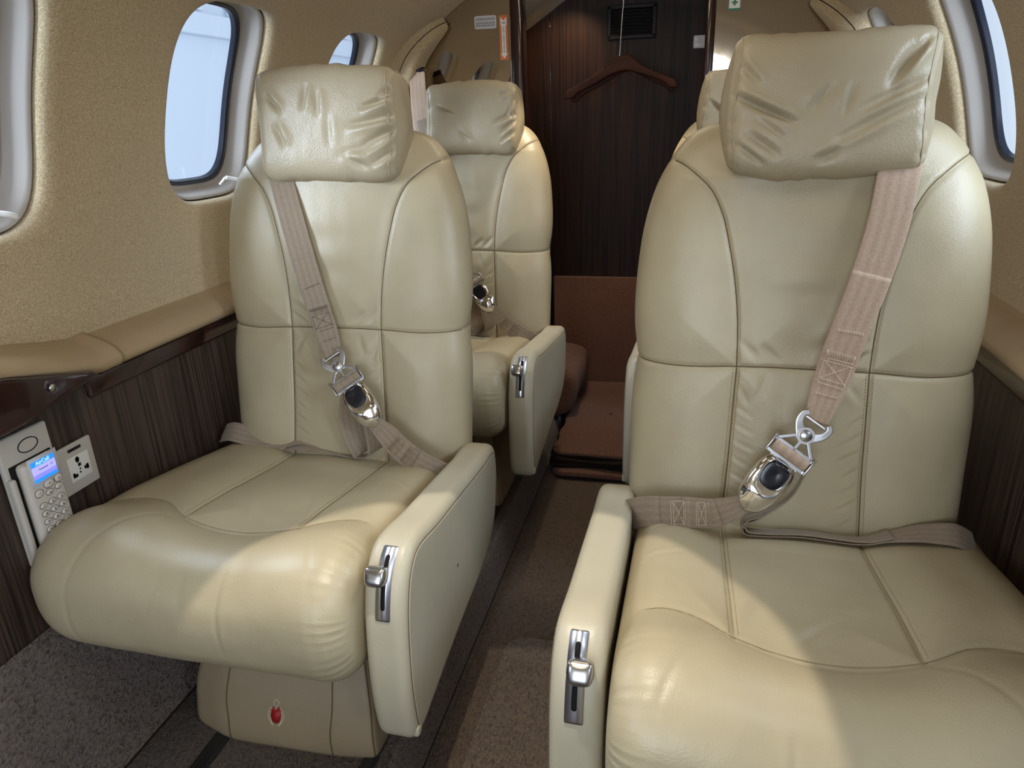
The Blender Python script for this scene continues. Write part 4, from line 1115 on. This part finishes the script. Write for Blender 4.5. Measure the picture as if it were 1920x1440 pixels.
# raised forward ledge over the folding table
sec = [(.778, .724), (.745, .722), (.712, .717), (.690, .708), (.680, .698), (.684, .690), (.704, .686), (.778, .686)]
sec2 = [(.778, .674), (.745, .669), (.716, .658), (.703, .648), (.697, .637), (.700, .627), (.714, .619), (.778, .617)]
ys = np.r_[np.linspace(-1.5, .70, 24), np.linspace(.72, .965, 34)]
La, Lb = catmull(A(sec), 72, True), catmull(A(sec2), 72, True); G = np.zeros((len(ys), 72, 3))
for i, y in enumerate(ys):
    t = np.clip((y-.70)/.225, 0, 1); e = .75*t+.25*t*t*(3-2*t); L = La*(1-e)+Lb*e
    G[i, :, 0] = -L[:, 0]; G[i, :, 1] = y; G[i, :, 2] = L[:, 1]
mb = MB(); loft_closed(mb, G, flip=True)
tag(mb.build('wall_ledge', M['ledge_leather']), 'raised tan leather arm ledge above the glossy wood table box', 'ledge')
# wood rails under the ledges
for sx, y0, lab in ((-1, .90, 'dark wood rail under the ledge behind the phone'), (1, -1.5, 'dark wood rail under the ledge of the opposite wall')):
    mb = MB(); rbox(mb, (sx*.733, (y0+2.345)/2, .599), (.024, 2.345-y0, .036), .006); tag(mb.build('wood_rail', M['gloss_wood']), lab, 'rail')
# glossy folding table box
mb = MB(); root = empty('folding_table', (-.70, .75, .60), 'glossy dark wood folding table box below the raised ledge', 'folding table')
poly = catmull(A([(-1.4, .600), (.2, .600), (.66, .600), (.74, .604), (.80, .612), (.85, .622), (.885, .624), (.902, .629), (.895, .635), (.85, .648), (.78, .668), (.71, .686), (.2, .690), (-1.4, .690)]), 160, True)
G, Nn, xs, area = rounded_extrude(poly, -.728, -.685, .005, nx=6, nr=4); G = G - A([-.70, .75, .60]); grid_closed(mb, G, area); mb.build('table_box', M['gloss_wood'], root)
mb = MB(); prism(mb, [(.006*math.cos(t), .006*math.sin(t)) for t in np.linspace(0, 6.28, 20, endpoint=False)], .0185, .0225, (1, 2, 0)); mb.V[0] = mb.V[0]+A([-.003, .052, .041]); tag(mb.build('lock_button', M['satin'], root), 'small steel lock button')

# closet and rear bulkhead ----------------------------------------
YB = 2.35
def bulk(sx, xin):
    n = WC[(WC[:, 0] > abs(xin))]
    return [(sx*x, z) for x, z in n]
mb = MB()
for sx, xin in ((-1, .318), (1, .262)):
    pts = [(sx*xin, -.08), (sx*.80, -.08), (sx*.80, .655)] + bulk(sx, xin) + [(sx*xin, float(np.interp(xin, WC[::-1, 0], WC[::-1, 1])))]
    prism(mb, pts if sx < 0 else pts, YB+.004, YB+.024)
struct(mb.build('wall_rear', M['closet_wood'], smooth=False))
def mirror_sheet(sx, xin, label):
    zt = float(np.interp(xin, WC[::-1, 0], WC[::-1, 1]))-.004; zs = np.linspace(.69, zt, 36); xo = np.maximum(np.interp(zs, WC[:, 1], WC[:, 0])-.003, xin+.001)
    G = A([[(sx*xin, YB-.002, z), (sx*x, YB-.002, z), (sx*x, YB+.004, z), (sx*xin, YB+.004, z)] for z, x in zip(zs, xo)])
    mb = MB(); F = gridF(36, 4, False, True, flip=sx < 0).tolist()+[[3, 2, 1, 0], [140, 141, 142, 143]]; mb.add(G.reshape(-1, 3), F)
    return tag(mb.build('wall_mirror', M['mirror'], smooth=False), label, 'mirror', 'bulkhead mirrors')
mirror_sheet(-1, .318, 'bronze bulkhead mirror that carries the orange extinguisher arrow'); mirror_sheet(1, .262, 'bronze bulkhead mirror that carries the green cross sign')
for k, (x0, x1) in enumerate(((-.327, -.288), (.249, .276))):
    mb = MB(); rbox(mb, ((x0+x1)/2, YB+.01, .66), (x1-x0, .075, 1.48), .012, k=5); struct(mb.build('trim_%d' % (k+6), M['gloss_wood']))
# closet box
mb = MB(); V, F = box_geo((-.46, 2.68, -.1), (.46, 2.70, 1.5)); mb.add(V, F); struct(mb.build('wall_closet', M['closet_wood'], smooth=False))
mb = MB(); tube(mb, lin([(-.270, 2.679, .42), (-.270, 2.679, 1.36)], 10), .0016, 6); struct(mb.build('trim_8', M['gloss_wood']))
mb = MB(); V, F = box_geo((-.48, YB+.03, -.1), (-.46, 2.70, 1.45)); mb.add(V, F); V, F = box_geo((.30, YB+.03, -.1), (.32, 2.70, 1.5)); mb.add(V, F)
struct(mb.build('wall_closet_side', M['closet_wood'], smooth=False))
# tapering headliner over the closet
cp = catmull(A([(-.50, 1.02), (-.42, 1.19), (-.366, 1.264), (-.318, 1.296), (-.271, 1.326), (-.215, 1.362), (-.12, 1.395), (0, 1.412), (.2, 1.405), (.40, 1.33)]), 60)
bp = cp + A([0, .012]); mb = MB(); ys = np.linspace(YB+.03, 2.679, 12); G = np.zeros((12, 60, 3))
for i, y in enumerate(ys): t = (y-ys[0])/(ys[-1]-ys[0]); G[i, :, 0] = cp[:, 0]*(1.08-.08*t); G[i, :, 1] = y; G[i, :, 2] = cp[:, 1]+.02*(1-t)
mb.add(G.reshape(-1, 3), gridF(12, 60)); struct(mb.build('ceiling_closet', M['wall']))
# carpeted kick wall, mats and bolster
mb = MB(); rbox(mb, (.02, 2.667, .168), (.568, .024, .498), .006); tag(mb.build('kick_panel', M['rust']), 'reddish brown carpeted panel on the closet wall above the mats', 'wall panel')
mb = MB(); rbox(mb, (-.285, 2.60, .20), (.03, .14, .56), .006); tag(mb.build('closet_post', M['gloss_wood']), 'dark glossy post beside the reddish carpeted panel', 'post')
def carpet_mat(z, h, y0, x0, x1, y1, mat, label, edge):
    root = empty('floor_mat', ((x0+x1)/2, (y0+y1)/2, z), label, 'mat', 'stacked floor mats')
    w, d = x1-x0, y1-y0; L = rloop(w, d, .03, 140)
    L = L + .0035*np.stack([np.sin(np.arange(140)*.7+z*300), np.cos(np.arange(140)*.31+z*500)], 1)
    def lay(za, zb, r, name, mt, ins):
        rings = []
        for k, t in ((r, za), (r*.3, za+r*.3), (0, za+r), (0, zb-r), (r*.3, zb-r*.3), (r, zb)):
            q = loop_inset(L, k+ins); rings.append(np.stack([q[:, 0], q[:, 1], np.full(140, t) + .0022*np.sin(q[:, 0]*25+z*200)*(q[:, 1] < 0)], 1))
        m_ = MB(); loft_closed(m_, rings); m_.build(name, mt, root)
    lay(0, h*.45, .002, 'backing', M['mat_edge'], .004); lay(h*.42, h, .004, 'pile', mat, 0)
carpet_mat(-.080, .028, 1.965, -.150, .16, 2.64, M['rust'], 'brown carpet mat at the bottom of the stack on the aisle floor', 0)
carpet_mat(-.052, .017, 1.990, -.168, .155, 2.645, M['mat_edge'], 'dark edged mat lying just above the bottom brown mat', 0)
carpet_mat(-.035, .016, 1.985, -.160, .15, 2.645, M['mat_edge'], 'dark edged mat directly below the top reddish mat', 0)
carpet_mat(-.019, .020, 1.995, -.152, .15, 2.65, M['rust'], 'reddish brown carpet mat on top of the stack', 0)
mb = MB(); L = catmull(A([(-.25, .0), (-.262, .09), (-.255, .15), (-.22, .176), (-.16, .174), (-.118, .15), (-.114, .09), (-.145, .02), (-.19, .0)]), 90, True)
G, Nn, ys_, area = rounded_extrude(L, 2.26, 2.60, .03, nx=20, nr=6)
G = G[:, :, [1, 0, 2]]; G[:, :, 0] += -.004*np.sin(G[:, :, 1]*30); loft_closed(mb, G, area < 0); tag(mb.build('carpet_roll', M['rust']), 'folded brown carpet bundle beside the mats behind the aft armrest', 'carpet bundle')

# closet fittings ------------------------------------------------
root = empty('air_vent', (.010, 2.676, 1.282), 'black louvred air vent high on the dark closet wall', 'vent'); 
mb = MB()
for c, s in (((0, 0, .046), (.162, .010, .014)), ((0, 0, -.046), (.162, .010, .014)), ((-.075, 0, 0), (.014, .010, .100)), ((.075, 0, 0), (.014, .010, .100))): rbox(mb, c, s, .003, k=2)
mb.build('frame', M['vent'], root)
for k in range(8):
    mb = MB(); a = .6; rbox(mb, (0, -.001, -.036+.0103*k), (.140, .009, .0026), .001, k=1, M=[[1, 0, 0], [0, math.cos(a), -math.sin(a)], [0, math.sin(a), math.cos(a)]]); mb.build('slat', M['vent'], root)
mb = MB(); V, F = box_geo((-.072, .003, -.045), (.072, .004, .045)); mb.add(V, F); mb.build('backing', M['black_matte'], root, smooth=False)
mb = MB(); tube(mb, lin([(-.44, 2.50, 1.372), (.30, 2.50, 1.372)], 20), .009, 14); tag(mb.build('closet_rail', M['satin']), 'steel rail across the top of the closet holding the hangers', 'rail')
HTOP = A([(-.184, .004), (-.176, .020), (-.165, .028), (-.10, .055), (-.055, .078), (-.042, .097), (-.028, .107), (0, .109), (.028, .107), (.042, .097), (.060, .076), (.10, .052), (.150, .026), (.166, .018), (.174, .000)])
HBOT = A([(-.184, .000), (-.160, -.003), (-.152, .002), (-.146, .010), (-.135, .016), (-.08, .036), (-.04, .053), (-.01, .061), (.02, .061), (.05, .051), (.09, .034), (.130, .016), (.144, .006), (.150, -.006), (.174, -.008)])
def hanger(loc, rot, label):
    root = empty('coat_hanger', loc, label, 'coat hanger', 'wooden coat hangers', rot)
    xs = np.linspace(-.183, .173, 170); tz = np.interp(xs, HTOP[:, 0], HTOP[:, 1]); bz = np.interp(xs, HBOT[:, 0], HBOT[:, 1])
    a_ = np.linspace(0, 2*np.pi, 28, endpoint=False); rings = []
    for x, t, b in zip(xs, tz, bz):
        h = max((t-b)/2, .001); rings.append([(x, -1.3*x*x + .012*np.sign(math.cos(q))*abs(math.cos(q))**.5, (t+b)/2 + h*np.sign(math.sin(q))*abs(math.sin(q))**.35) for q in a_])
    mb = MB(); loft_closed(mb, rings, True)
    hb = mb.build('hanger_body', M['hanger'], root); hb.rotation_euler = (0, -4.5*D2R, 0); hb.location = (.0085, 0, 0)
    mb = MB(); loft_closed(mb, [[(x*.97, y*.5+.036, z-.010+.012*math.exp(-((x-.03)/.05)**2)) for x, y, z in r] for r in rings[4:-4]], True); rb = mb.build('rear_bar', M['hanger'], root); rb.rotation_euler = hb.rotation_euler; rb.location = hb.location
    mb = MB(); P = catmull(A([(-.003, 0, .108), (0, 0, .16), (.004, 0, .232), (.006, 0, .258), (.003, 0, .272), (-.010, 0, .283), (-.014, 0, .302), (-.002, 0, .318), (.014, 0, .312), (.018, 0, .296)]), 70); tube(mb, P, .0021, 8, up=(0, 1, 0)); tag(mb.build('hook', M['satin'], root), 'thin steel hook')
    mb = MB(); tube(mb, [(-.003, 0, .106), (-.003, 0, .112)], .0042, 10); mb.build('ferrule', M['satin'], root)
hanger((-.008, 2.50, 1.060), 0, 'dark brown wooden coat hanger hooked on the closet rail')

# signs on the bulkhead -------------------------------------------
RX = Matrix.Rotation(math.pi/2, 4, 'X')
def placard(loc, w, h, r, name, label, cat, mat, rim=None):
    root = empty(name, loc, label, cat)
    mb = MB(); prism(mb, rrect(w, h, r), 0, -.0012, (0, 2, 1)); mb.F = [f[::-1] for f in mb.F]; mb.build('plate', mat, root, smooth=False)
    if rim is not None:
        mb = MB(); tube(mb, [(x, -.0012, z) for x, z in rrect(w-.004, h-.004, r*.8)], .0011, 6, True, up=(0, 1, 0)); mb.build('border', rim, root)
    return root
s1 = placard((-.408, YB-.003, 1.2715), .0695, .0365, .006, 'notice_sign', 'small grey notice placard with white rim on the mirror', 'placard', M['placard'], M['white'])
for t, z, sz in (('NO SMOKING IN LAVATORY', .0085, .0050), ('LAVATORY DOORS MUST BE', -.0028, .0048), ('OPEN FOR TAKEOFF AND LANDING', -.0092, .0044)):
    text_obj('lettering', t, sz, M['ink'], s1, Matrix.Translation((0, -.0014, z)) @ RX, spacing=.95)
s2 = placard((-.3505, YB-.003, 1.2255), .0265, .124, .001, 'extinguisher_sign', 'orange sign with a white downward arrow beside the dark wood trim', 'sign', M['orange'])
mb = MB(); prism(mb, [(-.0098, .0565), (0, .0475), (.0098, .0565), (.0098, .037), (.0065, .031), (.0065, -.044), (.0110, -.044), (0, -.0575), (-.0110, -.044), (-.0065, -.044), (-.0065, .031), (-.0098, .037)], -.0012, -.0020, (0, 2, 1)); mb.F = [f[::-1] for f in mb.F]; mb.build('arrow', M['white'], s2, smooth=False)
text_obj('lettering', 'FIRE', .0075, M['ink'], s2, Matrix.Translation((0, -.0023, .041)) @ RX)
text_obj('lettering', '\n'.join('EXTINGUISHER'), .0078, M['ink'], s2, Matrix.Translation((0, -.0023, -.0065)) @ RX, line=.78)
s3 = placard((.3255, YB-.003, 1.283), .033, .046, .001, 'first_aid_sign', 'white first aid sign with a green cross on the mirror', 'sign', M['green'])
mb = MB(); prism(mb, rrect(.030, .0405, .001), -.0012, -.0018, (0, 2, 1)); mb.F = [f[::-1] for f in mb.F]; mb.V[0] = mb.V[0]+A([0, 0, .002]); mb.build('panel', M['white'], s3, smooth=False)
mb = MB(); c = .0026; d = .0078; prism(mb, [(-c, d), (c, d), (c, c), (d, c), (d, -c), (c, -c), (c, -d), (-c, -d), (-c, -c), (-d, -c), (-d, c), (-c, c)], -.0018, -.0024, (0, 2, 1)); mb.F = [f[::-1] for f in mb.F]; mb.V[0] = mb.V[0]+A([0, 0, -.004]); mb.build('cross', M['green'], s3, smooth=False)
s4 = placard((.250, 2.677, 1.2095), .070, .0385, .005, 'notice_sign', 'white notice label half hidden by the trim on the closet wall', 'placard', M['white'], M['placard'])
for t, z in (('DO NOT STORE HARD', .0118), ('OBJECTS OR BAGS', .0062), ('MAXIMUM LOAD ON RAIL', .0004), ('AND IN CLOSET', -.0052), ('40 LBS TOTAL', -.0128)): text_obj('lettering', t, .0046, M['ink'], s4, Matrix.Translation((0, -.0015, z)) @ RX)

# wall-mounted shoulder belt housings -------------------------------
def belt_housing(sx, label):
    root = empty('belt_housing', (sx*.62, 2.28, 1.20), label, 'belt housing', 'wall belt housings'); off = A([sx*.62, 2.28, 1.20])
    # outline on the wall in (y, s): pointed teardrop hugging the bulkhead
    pts = [(2.232, s_at_z(1.100)), (2.234, s_at_z(1.14)), (2.242, s_at_z(1.195)), (2.258, s_at_z(1.243)), (2.288, s_at_z(1.275)), (2.335, s_at_z(1.290)), (2.346, s_at_z(1.26)), (2.346, s_at_z(1.19)), (2.344, s_at_z(1.125)), (2.320, s_at_z(1.098)), (2.27, s_at_z(1.090))]
    L = catmull(A(pts), 90, True); c = L.mean(0); rings = []
    for k, o in ((1.0, .004), (1.0, -.010), (1.0, -.034), (.985, -.056), (.95, -.068), (.84, -.076), (.6, -.080), (.3, -.081), (.05, -.081)):
        q = c + (L-c)*k
        if k > .9: q = L*1.0*(k) + c*(1-k)
        fs = np.interp(q[:, 1], [s_at_z(1.12), s_at_z(1.28)], [1.0, .5])
        rings.append(wall_pt(sx, q[:, 0], q[:, 1], np.where(o < 0, o*fs, o)))
    mb = MB(); F = gridF(len(rings), 90, False, True, flip=sx > 0).tolist(); F.append(list(range((len(rings)-1)*90, len(rings)*90))); mb.add(np.vstack(rings)-off, F); mb.build('cover', M['wall'], root)
    mb = MB(); tube(mb, np.asarray(rings[2])-off, .0012, 6, True); mb.build('seam', M['mat_edge'], root)
    p = A([sx*.622, 2.268, 1.138])-off
    mb = MB(); rbox(mb, p + A([-sx*.004, 0, -.004]), (.066, .018, .014), .004, k=3, M=[[.94, 0, sx*.34], [0, 1, 0], [-sx*.34, 0, .94]]); mb.build('strap_slot', M['black'], root)
belt_housing(-1, 'fabric covered belt housing on the wall above the strap of the aft seat')
belt_housing(1, 'fabric covered belt housing on the wall beside the green cross mirror')

# phone and outlet on the side wall ---------------------------------
XW = -.724
def side(y, z, x=0.0): return A([x, y, z])
ph = empty('wall_phone', (XW, .760, .480), 'grey cabin phone with lit blue screen in its wall cradle', 'phone')
mb = MB(); rbox(mb, (.004, 0, 0), (.010, .088, .210), .004); 
mb.build('cradle_plate', M['plate'], ph)
mb = MB(); tube(mb, [(.0092, .004+.017*math.cos(t), .082+.0105*math.sin(t)) for t in np.linspace(0, 6.283, 40, endpoint=False)], .0009, 6, True, up=(1, 0, 0)); mb.build('oval_badge', M['black_matte'], ph)
mb = MB(); rbox(mb, (.0085, .0005, -.022), (.003, .074, .168), .010, k=4); mb.build('recess', M['black_matte'], ph)
mb = MB(); rbox(mb, (.012, -.040, -.03), (.012, .010, .150), .004); mb.build('cradle_rail', M['plate'], ph)
mb = MB(); rbox(mb, (.016, .003, -.020), (.018, .063, .162), .0075, k=5); hs = mb.build('handset', M['phone'], ph)
mb = MB(); rbox(mb, (.0252, .006, .043), (.0010, .052, .046), .0004, k=1); mb.build('screen_bezel', M['placard'], hs)
for z0, z1, mt in ((.0515, .0600, 'screen_blue'), (.0385, .0515, 'screen_lilac'), (.0320, .0385, 'screen_lilac_deep'), (.0265, .0320, 'screen_blue')):
    mb = MB(); V, F = box_geo((.0254, -.0155, z0), (.0260, .0260, z1)); mb.add(V, F); o = mb.build('screen', M[mt], hs, smooth=False)
YZ = Matrix(((0, 0, 1, 0), (1, 0, 0, 0), (0, 1, 0, 0), (0, 0, 0, 1)))      # text plane: x->y, y->z, normal +x
text_obj('screen_lettering', 'AirCell', .0085, M['screen_text'], hs, Matrix.Translation((.0262, .005, .0555)) @ YZ)
text_obj('screen_lettering', 'Connected    1 2', .0036, M['ink'], hs, Matrix.Translation((.0262, .008, .0450)) @ YZ)
def pbutton(y, z, txt, mat='button', w=.0058, h=.0042):
    mb = MB(); rings = []
    for k, x in ((1.12, .0249), (1.0, .0262), (.9, .0268), (.5, .0270)): rings.append([(x, y+w*k*math.cos(t), z+h*k*math.sin(t)) for t in np.linspace(0, 6.283, 24, endpoint=False)])
    F = gridF(4, 24, False, True).tolist(); F.append(list(range(72, 96))); mb.add(A(rings).reshape(-1, 3), F); b = mb.build('phone_button', M[mat], ph)
    mb = MB(); tube(mb, [(.0253, y+w*1.12*math.cos(t), z+h*1.12*math.sin(t)) for t in np.linspace(0, 6.283, 26, endpoint=False)], .00045, 5, True, up=(1, 0, 0)); mb.build('rim', M['ink'], b)
    text_obj('lettering', txt, .0062, M['ink'] if mat == 'button' else M['white'], b, Matrix.Translation((.0272, y, z)) @ YZ)
rows = [('1', '2', '3'), ('4', '5', '6'), ('7', '8', '9'), ('*', '0', '#')]
for r, row in enumerate(rows):
    for c, t in enumerate(row): pbutton(-.013+.016*c+.0015*r*0, -.0120-.0135*r + .0045*c*0, t)
pbutton(.003, .0035, 'o'); pbutton(.020, .0055, '::'); pbutton(-.013, -.0665, '+'); pbutton(.003, -.0665, 'R'); pbutton(.019, -.0660, 'SND', 'green', .0075, .0055); pbutton(-.013, -.080, '-')
pbutton(.006, .0165, '^', 'button', .0085, .0058); pbutton(.0235, .0175, 'v', 'button', .0065, .0058); pbutton(-.014, .0095, '-', 'button', .0065, .0058)

ot = empty('power_outlet', (XW, .8405, .4865), 'grey universal power outlet plate next to the phone', 'power outlet')
mb = MB(); rbox(mb, (.003, 0, 0), (.006, .072, .082), .0028, k=3); mb.build('face_plate', M['plate'], ot)
mb = MB(); rbox(mb, (.0066, .0015, -.001), (.0020, .043, .042), .0009, k=2); mb.build('socket', M['outlet'], ot)
mb = MB(); rbox(mb, (.0066, .0, .0315), (.0016, .026, .0052), .0007, k=2); mb.build('indicator', M['black'], ot)
mb = MB()
def hole_sh(y, z, w, h): rbox(mb, (.0078, y, z), (.0008, w, h), .0003, k=1)
hole_sh(-.001, .0125, .0052, .010); hole_sh(-.001, .013, .008, .0045); hole_sh(.001, .003, .0056, .0055); hole_sh(.0005, -.0045, .003, .003); hole_sh(-.0005, -.010, .003, .003)
hole_sh(.0130, -.0065, .009, .0055); hole_sh(.0150, -.0065, .0045, .009); hole_sh(-.0110, -.0125, .009, .0055); hole_sh(-.0135, -.0110, .0045, .008)
mb.build('pin_slots', M['black_matte'], ot)

# hangar outside -----------------------------------------------------
mb = MB(); V, F = box_geo((-7.1, -6, -2), (-7.0, 16, 2.55)); mb.add(V, F); struct(mb.build('wall_hangar', M['hangar'], smooth=False))
mb = MB(); rbox(mb, (-6.93, 5, 2.42), (.12, 22, .30), .02); struct(mb.build('wall_hangar_beam', M['hangar']))
mb = MB()
for k in range(26):
    y = -5+k*.8; V, F = box_geo((-6.95, y, 2.6), (-6.88, y+.10, 6.0)); mb.add(V, F)
V, F = box_geo((-7.05, -6, 2.55), (-7.0, 16, 6)); mb.add(V, F); struct(mb.build('wall_hangar_upper', M['hangar'], smooth=False))

# ------------------------------------------------------------------ light
sc = bpy.context.scene
wd = bpy.data.worlds.new('sky'); sc.world = wd; wd.use_nodes = True
bg = wd.node_tree.nodes['Background']; bg.inputs['Color'].default_value = (.74, .86, 1.0, 1); bg.inputs['Strength'].default_value = 1.2

def area(name, loc, target, size, power, col, sy=None):
    l = bpy.data.lights.new(name, 'AREA'); l.energy = power; l.color = col; l.size = size
    if sy: l.shape = 'RECTANGLE'; l.size_y = sy
    o = bpy.data.objects.new(name, l); COL.objects.link(o); o.location = loc
    o.rotation_euler = (Vector(target)-Vector(loc)).to_track_quat('-Z', 'Y').to_euler(); return o
def spot(name, loc, target, power, col, ang, blend, r=.02):
    l = bpy.data.lights.new(name, 'SPOT'); l.energy = power; l.color = col; l.spot_size = ang*D2R; l.spot_blend = blend; l.shadow_soft_size = r
    o = bpy.data.objects.new(name, l); COL.objects.link(o); o.location = loc
    o.rotation_euler = (Vector(target)-Vector(loc)).to_track_quat('-Z', 'Y').to_euler(); return o
COOL = (.73, .85, 1.0); WARM = (1.0, .86, .66); NEUT = (1.0, .93, .82)
# unseen area lights added outside, boosting cool daylight through the cabin windows
area('added_sky_light', (-3.2, 1.2, 3.4), (-.7, 1.2, 1.0), 2.6, 380, COOL)
area('added_sky_light', (3.2, 1.0, 3.4), (.7, 1.0, 1.0), 2.6, 380, COOL)
# added out of view, forward: more window daylight for lips and seat backs
area('added_forward_daylight', (-3.6, -2.0, 2.1), (-.75, .85, 1.0), 1.7, 430, COOL)
area('added_forward_daylight', (3.6, -1.9, 2.1), (.75, .95, 1.0), 1.9, 470, COOL)
# cool fill light added behind the camera, no door is built here
area('added_front_fill', (.0, -1.5, .95), (0, 1.2, .75), 1.1, 25, COOL, .9)
# cabin lamps in the headliner
for y in (.1, .9, 1.55, 2.1):
    for x in (-.14, .14): area('ceiling_lamp', (x, y, 1.385), (x*3, y, 0), .10, .85, WARM, .5)
spot('headliner_spot', (.0, .57, 1.38), (.0, .585, 0), 32, NEUT, 46, .05, .009)
spot('headliner_spot', (-.05, 2.05, 1.38), (-.03, 2.15, 0), 14, WARM, 62, .2)  # extra spot added to brighten the dark mats by the closet
spot('closet_lamp', (-.17, 2.52, 1.375), (-.24, 2.68, .95), 4.5, (1.0, .70, .42), 110, .9, .01)

# ------------------------------------------------------------------ camera
fpx = 1330.0; v1 = A([1305., 205.]); rdx = 125.
def camv(x, y): return A([(x-960)/fpx, (720-y)/fpx, -1.0])
yw = unit(camv(*v1)); v2y = 720+((v1[0]-960)*rdx+fpx**2)/(720-v1[1])
zw = -unit(camv(960+rdx, v2y)); xw = np.cross(yw, zw)
R3 = Matrix((xw.tolist(), yw.tolist(), zw.tolist()))
cam = bpy.data.cameras.new('camera'); cam.sensor_fit = 'HORIZONTAL'; cam.sensor_width = 36; cam.lens = fpx/1920*36; cam.clip_start = .01
co = bpy.data.objects.new('camera', cam); COL.objects.link(co); co.matrix_world = Matrix.Translation((.235, 0, 1.0)) @ R3.to_4x4()
sc.camera = co
sc.view_settings.view_transform = 'Standard'
try: sc.view_settings.look = 'None'
except Exception: pass
sc.view_settings.gamma = 1.0; sc.view_settings.use_curve_mapping = False; sc.view_settings.exposure = -0.2
try:
    sc.cycles.max_bounces = 10; sc.cycles.diffuse_bounces = 5; sc.cycles.glossy_bounces = 5; sc.cycles.transparent_max_bounces = 12; sc.cycles.sample_clamp_indirect = 6
except Exception: pass
